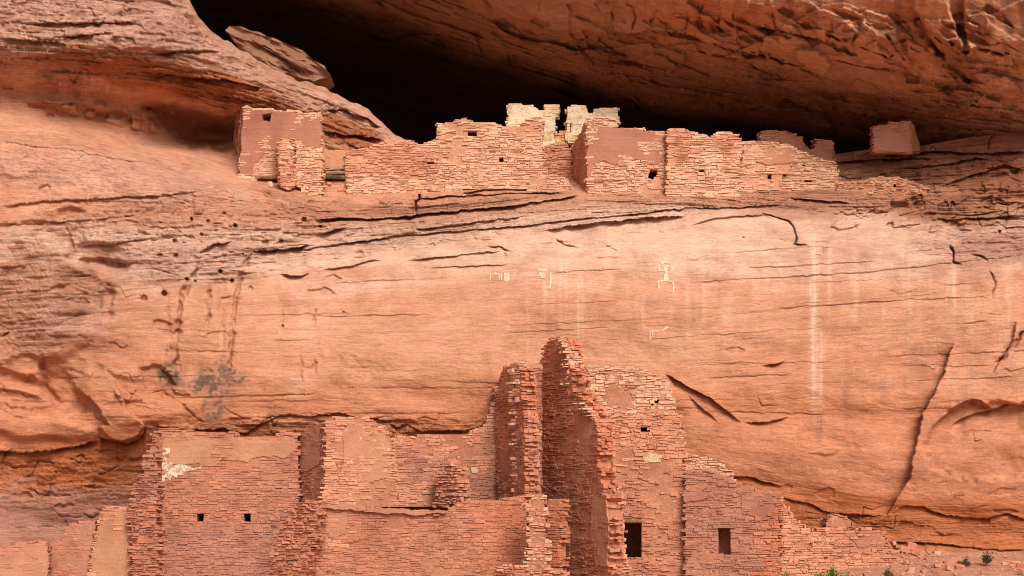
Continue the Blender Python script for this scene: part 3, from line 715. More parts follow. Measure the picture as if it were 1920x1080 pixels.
def alcove_colour(PX, PY, B):
    col = np.ones(PX.shape + (1,)) * np.array([0.50, 0.255, 0.150])
    def mix(c, m):
        nonlocal col
        col = col + (np.array(c) - col) * np.clip(m, 0, 1)[..., None]
    b = lambda *a: blob(PX, PY, *a)
    mix((0.60, 0.30, 0.18), 0.7 * b(1700, 60, 300, 90, 10, 161, 0.4))
    mix((0.63, 0.36, 0.25), 0.8 * np.maximum(b(1870, 160, 130, 70, 20, 162, 0.4), b(1830, 250, 160, 40, 0, 167, 0.4)))
    mix((0.56, 0.21, 0.10), 0.6 * b(1310, 20, 160, 50, 0, 163, 0.4))
    # desert varnish: dark vertical runs on the upper face
    PXw = PX + 9 * fbm(PX / 60.0, PY / 50.0, 145, 3)
    g = vnoise(PXw / 17.0, PY / 110.0, 146) * 0.6 + vnoise(PXw / 6.0, PY / 70.0, 147) * 0.4
    mix((0.28, 0.13, 0.085), 0.55 * sstep(0.45, 0.8, g) * (1 - sstep(40, 105, B)) * sstep(1080, 1200, PX))
    g2 = vnoise(PXw / 14.0 + 0.4, PY / 120.0, 148)
    mix((0.30, 0.15, 0.11), 0.6 * sstep(0.5, 0.75, g2) * b(1860, 50, 90, 60, 0, 164, 0.3))
    mix((0.30, 0.12, 0.07), 0.6 * b(1790, 110, 40, 70, -20, 165, 0.4))
    # shade of the deep cave painted into the smoke-stained rock's colour
    cave_shade = sstep(178, 238, B + 12 * fbm(PX / 80.0, PY / 40.0, 149, 3)) * (1 - sstep(1640, 1800, PX))
    cave_shade = np.maximum(cave_shade, (1 - sstep(560, 760, PX + 0.9 * (60 - PY))) * 1.0)
    mix((0.050, 0.025, 0.016), 0.95 * cave_shade)
    return np.clip(col * np.array([1.14, 1.06, 1.0]), 0, 0.9)

def build_alcove():
    xa = np.concatenate([np.linspace(-880, 240, 36), np.arange(255, 1950.1, 2.0), np.linspace(1985, 2880, 28)])
    ya = np.concatenate([np.linspace(-1295, -60, 34), np.arange(-40, 400, 2.0)])
    PX, PY = np.meshgrid(xa, ya)
    D, B, W = alcove_disp(PX, PY)
    Y = ALCOVE(PX, PY) + D * sstep(-700, -100, PY)
    X, YY, Z = place(PX, PY, Y)
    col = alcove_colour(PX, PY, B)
    # the face goes on up to the rim of the canyon and back over the plateau
    upX = np.repeat(X[:1], 4, 0) * np.array([1.5, 1.15, 1.06, 1.0])[:, None]
    upY = np.array([400, 75, 56, 50])[:, None] + 0 * X[:1]
    upZ = np.array([82, 80, 78, 55])[:, None] + 0 * X[:1]
    X = np.concatenate([upX, X]); YY = np.concatenate([upY, YY]); Z = np.concatenate([upZ, Z])
    rep = lambda a: np.concatenate([np.repeat(a[:1], 4, 0), a])
    B = rep(B); col = rep(col); W = rep(W)
    bed = np.stack([X, -B * 0.0175, YY], -1)
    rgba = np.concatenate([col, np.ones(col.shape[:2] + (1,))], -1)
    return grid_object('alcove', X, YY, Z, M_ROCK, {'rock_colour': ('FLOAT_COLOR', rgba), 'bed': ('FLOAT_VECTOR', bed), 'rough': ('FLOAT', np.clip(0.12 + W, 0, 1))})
build_alcove()

# ---------------------------------------------------------------- ground
def build_ground():
    k = Nodes('red_sand')
    pos = k.n('ShaderNodeNewGeometry').outputs['Position']
    a = k.noise(pos, 0.4, 8, 0.6); g = k.noise(pos, 9.0, 6, 0.7)
    c = k.mul(k.ramp(a, [(0.3, (0.38, 0.20, 0.125)), (0.7, (0.48, 0.27, 0.18))]), k.ramp(g, [(0.3, 0.8), (0.7, 1.15)]))
    m = k.done(c, k.bump(g, 0.05, 1.0))
    ys = np.concatenate([np.linspace(-1500, -100, 12), np.linspace(-80, 30, 14), np.linspace(34, 58, 60)])
    xs = np.concatenate([np.linspace(-1500, -60, 14), np.linspace(-50, 50, 120), np.linspace(60, 1500, 14)])
    X, Y = np.meshgrid(xs, ys)
    Z = -3.3 + 0.10 * fbm(X / 2.5, Y / 2.5, 201, 4) - 1.2 * sstep(30, -40, Y) * 0 + 0 * X
    return grid_object('ground', X, Y, Z[::1], m, {})
build_ground()

# ---------------------------------------------------------------- materials of the ruins
M_RED = stone_material('red_sandstone_masonry', [(0.562, 0.230, 0.142), (0.597, 0.251, 0.157), (0.535, 0.216, 0.133), (0.632, 0.280, 0.176), (0.576, 0.234, 0.141), (0.555, 0.230, 0.148), (0.611, 0.259, 0.157)])
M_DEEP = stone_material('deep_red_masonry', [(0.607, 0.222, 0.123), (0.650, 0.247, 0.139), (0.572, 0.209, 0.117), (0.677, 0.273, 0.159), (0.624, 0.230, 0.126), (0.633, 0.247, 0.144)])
M_PINK = stone_material('pink_sandstone_masonry', [(0.687, 0.311, 0.193), (0.722, 0.339, 0.212), (0.650, 0.289, 0.180), (0.743, 0.361, 0.228), (0.694, 0.314, 0.193), (0.707, 0.330, 0.207)])
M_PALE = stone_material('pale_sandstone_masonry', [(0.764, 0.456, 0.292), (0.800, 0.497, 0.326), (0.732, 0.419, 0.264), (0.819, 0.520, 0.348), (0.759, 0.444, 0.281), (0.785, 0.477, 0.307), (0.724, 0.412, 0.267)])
M_MAUVE = stone_material('mauve_weathered_masonry', [(0.499, 0.220, 0.148), (0.525, 0.237, 0.160), (0.478, 0.212, 0.142), (0.545, 0.255, 0.176), (0.504, 0.220, 0.145), (0.519, 0.237, 0.166)])
M_MORTAR = plaster_material('mud_mortar', (0.508, 0.213, 0.125), (0.584, 0.257, 0.154))
M_MORTAR_PALE = plaster_material('pale_mud_mortar', (0.636, 0.295, 0.177), (0.711, 0.349, 0.216))
M_PL_PINK = plaster_material('pink_mud_plaster', (0.517, 0.227, 0.143), (0.578, 0.264, 0.169), 0.4, 0.65, 1.5)
M_PL_TAN = plaster_material('tan_mud_plaster', (0.558, 0.254, 0.143), (0.599, 0.290, 0.176), 0.4, 0.65, 1.3)
M_PL_ROSE = plaster_material('rose_mud_plaster', (0.440, 0.181, 0.116), (0.490, 0.208, 0.139), 0.4, 0.65, 1.5, 0.02)
M_PL_FLECK = plaster_material('flecked_mud_plaster', (0.547, 0.237, 0.136), (0.588, 0.282, 0.173), 0.4, 0.65, 1.3, 0.03, ((0.774, 0.590, 0.378), 0.60))
M_WHITE = plaster_material('white_gypsum_plaster', (0.840, 0.608, 0.368), (0.720, 0.451, 0.267), 0.52, 0.64, 3.5, 0.035)
M_WHITE2 = plaster_material('white_wall_paint', (0.870, 0.696, 0.478), (0.680, 0.412, 0.248), 0.53, 0.64, 4.0, 0.035)
M_SMEAR = plaster_material('worn_white_smear', (0.84, 0.68, 0.50), (0.55, 0.30, 0.19), 0.50, 0.58, 6.0, 0.03)
M_YELLOW = plaster_material('ochre_wall_paint', (0.66, 0.40, 0.12), (0.78, 0.58, 0.38), 0.46, 0.56, 3.0, 0.03)
M_WOOD = plaster_material('weathered_timber', (0.30, 0.165, 0.095), (0.42, 0.25, 0.15), 0.4, 0.6, 4.0, 0.02)
M_SLAB = plaster_material('smooth_pale_sandstone', (0.534, 0.276, 0.174), (0.575, 0.304, 0.191), 0.4, 0.65, 1.0, 0.02)

def link(name, me, parent=None, mat=None):
    if mat is not None and not me.materials: me.materials.append(mat)
    o = bpy.data.objects.new(name, me); C.objects.link(o)
    if parent is not None: o.parent = parent
    return o
def thing(name, label, cat, loc=(0, 0, 0), rz=0.0, group=None):
    o = bpy.data.objects.new(name, None); o.empty_display_size = 0.3; C.objects.link(o)
    o.location = loc; o.rotation_euler = (0, 0, rz); o['label'] = label; o['category'] = cat; o['kind'] = 'thing'
    if group: o['group'] = group
    return o

# ---------------------------------------------------------------- stones: a few irregular blocks that all pieces share
def stone_mesh(seed, rounded):
    r = random.Random(seed)
    ch = 0.18 if rounded else 0.10
    j = 0.16 if rounded else 0.12
    vs = []
    for (y, inset) in ((0.0, ch), (ch * (1.1 if rounded else 0.6), 0.0), (1.0, 0.0)):
        for sx, sz in ((-1, -1), (1, -1), (1, 1), (-1, 1)):
            vs.append([sx * (0.5 - inset * (0.6 if not rounded else 0.9)), y, sz * (0.5 - inset)])
    for v in vs[:8]:
        v[0] += r.uniform(-j, j) * 0.5; v[2] += r.uniform(-j, j) * 1.2; v[1] += r.uniform(-0.03, 0.05) * (2.0 if rounded else 1.0)
    for k in range(4):
        vs[8 + k][0] = vs[4 + k][0]; vs[8 + k][2] = vs[4 + k][2]
    fs = [(0, 1, 2, 3)]
    for b in (0, 4):
        for k in range(4):
            fs.append((b + k, b + 4 + k, b + 4 + (k + 1) % 4, b + (k + 1) % 4))
    fs.append((8, 11, 10, 9))
    return np.array(vs, float), fs
STONES = {False: [stone_mesh(100 + i, False) for i in range(12)], True: [stone_mesh(300 + i, True) for i in range(12)]}
_mesh_cache = {}
def stone_data(i, rounded, mat):
    key = (i, rounded, mat.name)
    if key not in _mesh_cache:
        vs, fs = STONES[rounded][i]
        me = bpy.data.meshes.new('stone_block'); me.from_pydata(vs.tolist(), [], fs)
        me.materials.append(mat); _mesh_cache[key] = me
    return _mesh_cache[key]
def joined_stones(items, rounded, mat, name):
    """many small stones as one mesh; items: (variant, u, y, z, sx, sy, sz, rot)"""
    vv, ff, n = [], [], 0
    for (i, u, y, z, sx, sy, sz, rot) in items:
        vs, fs = STONES[rounded][i]
        p = vs * np.array([sx, sy, sz])
        c, s = math.cos(rot), math.sin(rot)
        q = np.stack([p[:, 0] * c - p[:, 2] * s + u, p[:, 1] + y, p[:, 0] * s + p[:, 2] * c + z], 1)
        vv.append(q); ff += [tuple(a + n for a in f) for f in fs]; n += len(q)
    me = bpy.data.meshes.new(name); me.from_pydata(np.concatenate(vv).tolist(), [], ff); me.materials.append(mat)
    return me

def intervals(poly, z):
    xs = []
    for k in range(len(poly)):
        (x0, z0), (x1, z1) = poly[k], poly[(k + 1) % len(poly)]
        if (z0 > z) != (z1 > z): xs.append(x0 + (x1 - x0) * (z - z0) / (z1 - z0))
    xs.sort()
    return [(xs[i], xs[i + 1]) for i in range(0, len(xs) - 1, 2)]
def in_poly(poly, x, z):
    ins = False
    for k in range(len(poly)):
        (x0, z0), (x1, z1) = poly[k], poly[(k + 1) % len(poly)]
        if (z0 > z) != (z1 > z) and x < (x1 - x0) * (z - z0) / (z1 - z0) + x0: ins = not ins
    return ins
def subtract(ivs, holes):
    for (a, b) in holes:
        out = []
        for (u0, u1) in ivs:
            if b <= u0 or a >= u1: out.append((u0, u1)); continue
            if a > u0: out.append((u0, a))
            if b < u1: out.append((b, u1))
        ivs = out
    return ivs

class Boxes:
    def __init__(self): self.v = []; self.f = []
    def box(self, u0, u1, y0, y1, z0, z1):
        n = len(self.v)
        self.v += [(u0, y0, z0), (u1, y0, z0), (u1, y1, z0), (u0, y1, z0), (u0, y0, z1), (u1, y0, z1), (u1, y1, z1), (u0, y1, z1)]
        self.f += [(n, n + 1, n + 5, n + 4), (n + 1, n + 2, n + 6, n + 5), (n + 2, n + 3, n + 7, n + 6), (n + 3, n, n + 4, n + 7), (n + 4, n + 5, n + 6, n + 7), (n + 3, n + 2, n + 1, n)]
    def mesh(self, name, mat):
        me = bpy.data.meshes.new(name); me.from_pydata(self.v, [], self.f); me.materials.append(mat); return me

def ragged(poly, step, amp, r):
    out = []
    for k in range(len(poly)):
        (x0, z0), (x1, z1) = poly[k], poly[(k + 1) % len(poly)]
        n = max(1, int(math.hypot(x1 - x0, z1 - z0) / step))
        for i in range(n):
            t = i / n
            out.append((x0 + (x1 - x0) * t + r.uniform(-amp, amp), z0 + (z1 - z0) * t + r.uniform(-amp, amp)))
    return out
def sheet_mesh(name, poly, y_front, y_back, mat, seed=0):
    """a coat of plaster with its own thickness and broken edge"""
    pts = [Vector((x, z, 0)) for x, z in poly]
    tri = mgeo.tessellate_polygon([pts])
    n = len(poly)
    r = random.Random(seed)
    v = [(x, y_front + r.uniform(0, 0.006), z) for x, z in poly] + [(x, y_back, z) for x, z in poly]
    f = []
    for t in tri:
        a, b, c = t
        (x0, z0), (x1, z1), (x2, z2) = poly[a], poly[b], poly[c]
        if (x1 - x0) * (z2 - z0) - (x2 - x0) * (z1 - z0) < 0: a, b, c = a, c, b
        f.append((a, b, c))
    area = sum(poly[k][0] * poly[(k + 1) % n][1] - poly[(k + 1) % n][0] * poly[k][1] for k in range(n))
    for k in range(n):
        q = (k, k + n, (k + 1) % n + n, (k + 1) % n)
        f.append(q if area > 0 else q[::-1])
    me = bpy.data.meshes.new(name); me.from_pydata(v, [], f); me.materials.append(mat); return me

WALL_GROUP_LOW, WALL_GROUP_UP = 'ruined walls at the foot of the cliff', 'ruined walls on the alcove ledge'
stats = {}
def wall(label, a, b, outline, mat, pyref=None, t=0.42, course=0.115, blen=(0.20, 0.46), gap=0.016, proud=0.04, jit=0.016, rounded=False, holes=(), plaster=(), core=M_MORTAR,
         name='masonry_wall', group=WALL_GROUP_LOW, zones=(), tilt=2.0, seed=0, face_depth=0.12, piece='stone', wave=0.03, edge_jit=0.09, root=None, muddy=0.67, worn=0.60, skip=0.02):
    """one ruined wall in the vertical plane through the plan points a and b (pixel column, depth). outline, holes and
    plaster coats are read off the photograph and laid onto that plane; stones are coursed inside the outline."""
    r = random.Random(seed * 977 + 13)
    pyref = pyref if pyref is not None else sum(p[1] for p in outline) / len(outline)
    A, Bp = V(a[0], pyref, a[1]), V(b[0], pyref, b[1])
    U = Vector((Bp.x - A.x, Bp.y - A.y, 0)).normalized()
    N = Vector((U.y, -U.x, 0))
    def loc(p):
        d = Vector(place(p[0], p[1], 1.0))
        q = d * (N.dot(A) / N.dot(d))
        return (q - A).dot(U), q.z
    P = [loc(p) for p in outline]
    z0 = min(p[1] for p in P); z1 = max(p[1] for p in P)
    base = Vector((A.x, A.y, z0))
    rz = math.atan2(U.y, U.x)
    P = [(u, z - z0) for u, z in P]
    H = z1 - z0
    def lp(poly): return [(u, z - z0) for u, z in map(loc, poly)]
    HO = [(lp(h[0]), h[1] if len(h) > 1 else {}) for h in holes]
    PL = [(lp(p[0]), p[1], p[2] if len(p) > 2 else 0.012) for p in plaster]
    ZO = [(lp(z[0]), z[1]) for z in zones]
    if root is None: root = thing(name, label, 'wall', base, rz, group)
    off = 0.0
    if root.location != base:      # a further face of the same thing
        holder_inv = Matrix.Translation(root.location) @ Matrix.Rotation(root.rotation_euler.z, 4, 'Z')
        M0 = holder_inv.inverted() @ Matrix.Translation(base) @ Matrix.Rotation(rz, 4, 'Z')
    else:
        M0 = Matrix.Identity(4)
    def put(o): o.matrix_local = M0 @ o.matrix_local; return o
    core_b = Boxes(); items = {}
    z = 0.0; ci = 0
    while z < H - 0.01:
        h = course * r.choice((r.uniform(0.6, 1.0), r.uniform(0.75, 1.3), r.uniform(1.0, 1.55)))
        if z + h > H: h = max(H - z, course * 0.6)
        zm = z + h * 0.5
        hol = []
        for (hp, _) in HO:
            hz = [q[1] for q in hp]; hu = [q[0] for q in hp]
            if len(hp) >= 7:                      # a small round socket: full width in the courses it crosses
                if min(hz) < zm < max(hz): hol.append((min(hu), max(hu)))
            else: hol += intervals(hp, zm)
        full = intervals(P, zm)
        for (u0, u1) in subtract(full, hol):
            if u1 - u0 < 0.05: continue
            endl = any(abs(u0 - f0) < 1e-6 for f0, _ in full); endr = any(abs(u1 - f1) < 1e-6 for _, f1 in full)
            cu0, cu1 = u0 + (0.05 if endl else 0.0), u1 - (0.05 if endr else 0.0)
            if cu1 - cu0 > 0.02: core_b.box(cu0, cu1, 0.0, t, z, z + h)
            e0 = u0 + (r.uniform(-edge_jit, edge_jit * 0.5) if endl else 0); e1 = u1 + (r.uniform(-edge_jit * 0.5, edge_jit) if endr else 0)
            u = e0; first = True
            while u < e1 - 0.03:
                L = r.uniform(*blen) * (1.0 if r.random() < 0.85 else 1.5)
                if r.random() < 0.18: L *= 0.55
                if e1 - (u + L) < blen[0] * 0.6: L = e1 - u
                um = u + L * 0.5
                last = u + L >= e1 - 1e-6
                top = not any(i0 <= um <= i1 for i0, i1 in intervals(P, min(zm + course * 1.3, H + 1)))
                edge = (first and endl) or (last and endr)
                zz = zm + wave * (float(vnoise(np.array([um * 0.55]), np.array([z * 0.35]), seed + 400)[0]) - 0.5) * 2 + r.uniform(-0.12, 0.12) * h
                cov = [q for q in PL if in_poly(q[0], um + r.uniform(-0.1, 0.1), zm + r.uniform(-0.06, 0.06))]
                thru = 0.0                                                # worn coats let groups of stones show through
                if cov and float(vnoise(np.array([um * 1.5 + 9]), np.array([zm * 2.4]), seed + 740)[0]) * 0.6 + float(vnoise(np.array([um * 4.1]), np.array([zm * 6.4]), seed + 760)[0]) * 0.4 > worn:
                    thru = cov[0][2] + 0.006; cov = []
                first = False
                mud = float(vnoise(np.array([um * 0.8 + 5]), np.array([zm * 1.1]), seed + 700)[0]) * 0.7 + float(vnoise(np.array([um * 2.6]), np.array([zm * 3.4]), seed + 720)[0]) * 0.3
                hide = 0.82 if mud > muddy and not edge else skip         # stones sunk in the mud that was smeared over them
                if (not cov or edge and r.random() < 0.5) and r.random() > hide:
                    m = mat
                    for zp, zmat in ZO:
                        if in_poly(zp, um + r.uniform(-0.25, 0.25), zm + r.uniform(-0.16, 0.16)): m = zmat
                    lst = items.setdefault(m.name, [])
                    def lay(zc, hh, uu=um, ll=L, y=None, dep=None):
                        pr = max(0.004, proud * r.choice((0.5, 0.8, 1.0, 1.2)) + r.uniform(-jit, jit)) if y is None else 0
                        g = gap * r.choice((0.2, 0.6, 1.0, 1.6))
                        if thru: pr = proud + thru + r.uniform(0.0, 0.012)
                        lst.append((r.randrange(12), uu, -pr if y is None else y, zc, max(ll - g, 0.03), (face_depth + pr) if dep is None else dep, hh * r.uniform(0.84, 1.05) - gap * r.choice((0.0, 0.4, 0.8, 1.2)), math.radians(r.gauss(0, tilt))))
                    if h > course * 1.02 and r.random() < 0.45:
                        q = r.uniform(0.35, 0.6)
                        lay(zz - h * (1 - q) * 0.5, h * q); 
                        if r.random() < 0.3:
                            lay(zz + h * q * 0.5, h * (1 - q), um - L * 0.25, L * 0.5); lay(zz + h * q * 0.5, h * (1 - q), um + L * 0.25, L * 0.5)
                        else: lay(zz + h * q * 0.5, h * (1 - q))
                    else: lay(zz, h)
                    if edge or top:                       # the broken end shows stones right through the wall
                        y = face_depth * 0.9
                        while y < t - 0.02:
                            dd = min(r.uniform(0.12, 0.22), t - y + 0.03)
                            sh = r.uniform(-edge_jit, edge_jit) * 0.7 if edge else 0
                            lay(zz + (r.uniform(-0.3, 0.2) * h if top else 0), h, um + sh, L, y, dd); y += dd
                u += L
        z += h; ci += 1
    if core_b.v: put(link('mortar_core', core_b.mesh('mortar_core', core), root))
    # the largest stones are pieces of their own, the small rest one mesh per masonry kind
    allit = [(it[4] * it[6], mn, it) for mn, lst in items.items() for it in lst]
    allit.sort(key=lambda q: -q[0])
    for _, mn, (i, u, y, zc, sx, sy, sz, rot) in allit[:295]:
        o = link(piece, stone_data(i, rounded, bpy.data.materials[mn]), root)
        o.matrix_local = M0 @ (Matrix.Translation((u, y, zc)) @ Matrix.Rotation(-rot, 4, 'Y') @ Matrix.Diagonal((sx, sy, sz, 1)))
    rest = {}
    for _, mn, it in allit[295:]: rest.setdefault(mn, []).append(it)
    for mn, lst in rest.items():
        o = put(link('small_stones', joined_stones(lst, rounded, bpy.data.materials[mn], 'small_stones'), root)); o['kind'] = 'stuff'
    stats[label] = len(allit)
    for k, (pp, pm, extra) in enumerate(PL):
        pr = ragged(ragged(pp, 0.22, 0.045, r), 0.07, 0.018, r)
        put(link('plaster_coat', sheet_mesh('plaster_coat', pr, -proud - extra, 0.02, pm, k), root))
    for (hp, opt) in HO:
        # the opening goes back into the dark: reveal and back of a deep recess
        us = [q[0] for q in hp]; zs = [q[1] for q in hp]
        a0, a1, b0, b1 = min(us), max(us), min(zs), max(zs)
        dp = opt.get('deep', 1.1); w = 0.05
        bx = Boxes(); y0 = t - 0.02
        bx.box(a0 - w - 0.02, a0 - 0.02, y0, y0 + dp, b0 - 0.02, b1 + 0.02); bx.box(a1 + 0.02, a1 + w + 0.02, y0, y0 + dp, b0 - 0.02, b1 + 0.02)
        bx.box(a0 - w - 0.02, a1 + w + 0.02, y0, y0 + dp, b0 - w - 0.02, b0 - 0.022); bx.box(a0 - w - 0.02, a1 + w + 0.02, y0, y0 + dp, b1 + 0.022, b1 + w + 0.02)
        bx.box(a0 - w - 0.02, a1 + w + 0.02, y0 + dp, y0 + dp + w, b0 - w, b1 + w)
        put(link('opening_recess', bx.mesh('opening_recess', core), root))
        if opt.get('lintel'):
            lm = opt['lintel']; lx = Boxes(); q = opt.get('over', 0.14)
            lx.box(a0 - q, a1 + q, -proud - 0.02, t * 0.7, b1, b1 + opt.get('lh', 0.08))
            put(link('lintel', lx.mesh('lintel', lm), root))
        if opt.get('sill'):
            lx = Boxes(); lx.box(a0 - 0.08, a1 + 0.08, -proud - 0.03, t * 0.6, b0 - 0.06, b0)
            put(link('sill', lx.mesh('sill', mat), root))
    return root
def rect(x0, y0, x1, y1): return [(x0, y0), (x1, y0), (x1, y1), (x0, y1)]

# ---------------------------------------------------------------- upper ruins
S_UP = dict(course=0.069, blen=(0.10, 0.33), gap=0.021, proud=0.038, jit=0.014, core=M_MORTAR_PALE, group=WALL_GROUP_UP, tilt=3.5, wave=0.05, edge_jit=0.08, t=0.45)
# corner house on the left, plastered
house = wall('tall rose plastered corner house with a small square window, leftmost on the alcove ledge', (455, 56.75), (606, 56.6),
     [(457, 203), (462, 199), (470, 203), (520, 207), (575, 211), (602, 213), (605, 262), (605, 350), (560, 352), (520, 348), (480, 340), (446, 333)], M_PALE, name='masonry_house', t=0.4, seed=1,
     holes=[(rect(492, 215, 508, 228), {'deep': 0.28}), (rect(482, 333, 520, 343), {'deep': 0.8, 'lintel': M_WOOD, 'lh': 0.05, 'over': 0.05})],
     plaster=[([(457, 206), (491, 207), (491, 229), (509, 229), (509, 208), (520, 210), (540, 211), (575, 215), (602, 217), (604, 262), (604, 275), (520, 275), (520, 285), (505, 282), (492, 292), (478, 310), (474, 328), (449, 330)], M_PL_ROSE, 0.006),
              ([(490, 206), (510, 208), (510, 214), (490, 214)], M_PL_ROSE, 0.005)],
     **{**{k: v for k, v in S_UP.items() if k not in ('t', 'proud', 'jit')}, 'proud': 0.03, 'jit': 0.015, 'edge_jit': 0.03, 'worn': 0.72})
house['category'] = 'house'
wall('', (437, 60.6), (456, 56.8), [(437, 232), (456, 203), (446, 333), (434, 326)], M_PALE, root=house, seed=2, t=0.3,
     plaster=[([(436, 234), (456.5, 203), (446, 333), (434, 326)], M_PL_ROSE, 0.01)], **{k: v for k, v in S_UP.items() if k != 't'})
wall('narrow stone buttress leaning against the rose plastered house', (520, 56.1), (556, 56.1), [(521, 262), (538, 260), (552, 262), (553, 352), (540, 356), (524, 350), (521, 300)], M_PALE, seed=3, rounded=True,
     zones=[([(523, 266), (546, 266), (546, 345), (523, 345)], M_PINK)], **S_UP)
wall('low stepped stone wall between the buttress and the log gap', (553, 56.3), (606, 56.3), [(553, 264), (566, 264), (568, 277), (590, 276), (603, 279), (606, 300), (605, 330), (605, 378), (585, 372), (568, 362), (560, 352), (553, 348)], M_PALE, seed=4, **S_UP)
wall('recessed mud panel over a dark gap with timbers, right of the rose plastered house', (603, 56.95), (653, 56.95), [(603, 284), (620, 281), (640, 283), (653, 282), (654, 345), (652, 388), (625, 386), (603, 381)], M_PINK, seed=5, rounded=True,
     holes=[(rect(608, 317, 649, 341), {'deep': 0.9})], plaster=[([(605, 286), (620, 284), (640, 286), (651, 285), (651, 316), (606, 317)], M_PL_TAN, 0.004)], **{**S_UP, 'gap': 0.05, 'jit': 0.03, 'proud': 0.06, 'blen': (0.15, 0.4), 'course': 0.12, 'muddy': 2.0})
# long wall
wall('long pale rubble wall with three little openings, left of the painted tower', (648, 56.8), (1020, 56.9),
     [(648, 284), (668, 280), (690, 276), (712, 268), (722, 264), (770, 262), (782, 270), (800, 268), (818, 262), (822, 233), (845, 229), (862, 226), (872, 223), (888, 229), (905, 229), (930, 231), (946, 236), (965, 239), (978, 236), (988, 224),
      (1002, 220), (1018, 222), (1019, 270), (1018, 318), (1040, 326), (1068, 338), (1070, 362), (1030, 358), (960, 356), (870, 356), (790, 362), (720, 378), (700, 382), (652, 388), (648, 340)], M_PALE, seed=6,
     holes=[(rect(877, 245, 894, 254), {'lintel': M_PALE, 'lh': 0.05}), (rect(936, 294, 944, 304),), (rect(801, 304, 814, 309),)],
     zones=[([(648, 284), (722, 264), (770, 262), (822, 290), (818, 330), (648, 330)], M_PINK)], **S_UP)
# the white tower at the back
S_WH = dict(t=0.4, core=M_WHITE, group=WALL_GROUP_UP, proud=0.02, jit=0.012, course=0.11, edge_jit=0.07, gap=0.02)
wl = [(949, 240), (951, 196), (958, 194), (968, 194), (985, 198), (1004, 200), (1008, 209), (1018, 208), (1022, 199), (1034, 197), (1046, 197), (1050, 204), (1047, 214), (1042, 222), (1040, 240), (1040, 272), (1017, 275), (990, 262), (949, 258)]
tw = wall('white plastered tower wall with a ragged top, left of the dark gap', (949, 60.0), (1048, 59.8), wl, M_WHITE, seed=7, root=None,
     plaster=[([(952, 198), (968, 197), (985, 201), (1003, 203), (1007, 213), (1018, 212), (1018, 245), (1018, 257), (952, 254)], M_WHITE2, 0.01), ([(1019, 212), (1040, 214), (1040, 247), (1019, 249)], M_WHITE2, 0.012),
              ([(1018, 250), (1040, 248), (1040, 262), (1018, 264)], M_YELLOW, 0.014), ([(1018, 265), (1040, 263), (1040, 271), (1018, 274)], M_WHITE2, 0.012)], **S_WH)
wr = [(1062, 266), (1061, 232), (1065, 222), (1062, 206), (1070, 200), (1080, 197), (1092, 197), (1100, 203), (1106, 211), (1114, 208), (1124, 203), (1140, 203), (1159, 201), (1161, 240), (1130, 245), (1105, 250), (1085, 268)]
wall('white plastered tower wall with a slit, right of the dark gap', (1060, 59.8), (1162, 59.9), wr, M_WHITE, seed=8,
     holes=[(rect(1069, 232, 1071, 250), {'deep': 0.4})], zones=[],
     plaster=[([(1066, 203), (1080, 201), (1092, 201), (1098, 206), (1106, 215), (1116, 211), (1140, 206), (1158, 204), (1159, 237), (1106, 246), (1090, 252), (1073, 254), (1073, 230), (1063, 228)], M_WHITE2, 0.01),
              ([(1062, 255), (1090, 254), (1084, 266), (1062, 266)], M_YELLOW, 0.012)], **S_WH)
wall('low ochre stained wall under the dark gap of the white tower', (1038, 59.9), (1064, 59.9), [(1040, 252), (1048, 246), (1057, 244), (1062, 248), (1064, 275), (1038, 275)], M_PINK, seed=9,
     plaster=[([(1040, 260), (1062, 258), (1062, 272), (1040, 272)], M_YELLOW, 0.012)], **{**S_UP})
# shaded recess between the long wall and the right block
wall('shaded stone wall at the back of the recess under the white tower', (1016, 58.9), (1072, 58.7), [(1017, 274), (1045, 275), (1062, 278), (1072, 280), (1072, 350), (1017, 335)], M_PINK, seed=10, **S_UP)
wall('dark side wall in shade with a sloping top, beside the recess', (1067, 59.2), (1101, 56.65), [(1067, 278), (1080, 262), (1090, 248), (1096, 232), (1100, 223), (1101, 362), (1086, 358), (1067, 348)], M_PINK, seed=11, **{**S_UP, 'proud': 0.03, 'jit': 0.012})
wall('rose plastered block with a ragged hole low down, right of the recess', (1100, 56.6), (1250, 56.6), [(1100, 223), (1108, 219), (1120, 219), (1150, 221), (1158, 224), (1160, 239), (1180, 238), (1195, 240), (1215, 244), (1250, 244), (1252, 366), (1180, 368), (1101, 364)], M_PALE, seed=12,
     holes=[([(1215, 331), (1220, 317), (1232, 318), (1233, 328), (1226, 334), (1216, 336)],)],
     plaster=[([(1101, 224), (1113, 222), (1113, 240), (1150, 240), (1180, 242), (1215, 247), (1248, 247), (1250, 300), (1225, 307), (1190, 300), (1160, 308), (1130, 302), (1114, 308), (1101, 340)], M_PL_ROSE, 0.002)], zones=[], **{**S_UP, 'proud': 0.045})
wall('rough pale wall with long flat stones and one little opening, next to the rose block', (1250, 56.35), (1390, 56.4), [(1251, 242), (1285, 240), (1292, 247), (1316, 250), (1330, 256), (1337, 251), (1350, 246), (1382, 250), (1388, 262), (1396, 268), (1390, 300), (1385, 330), (1385, 370), (1320, 371), (1251, 369)], M_PALE, seed=13,
     holes=[(rect(1311, 318, 1321, 326), {'lintel': M_PALE, 'lh': 0.04})], zones=[([(1251, 240), (1300, 240), (1310, 300), (1251, 305)], M_PINK), ([(1340, 250), (1392, 250), (1385, 300), (1345, 290)], M_PINK)], **{**S_UP, 'blen': (0.14, 0.5)})
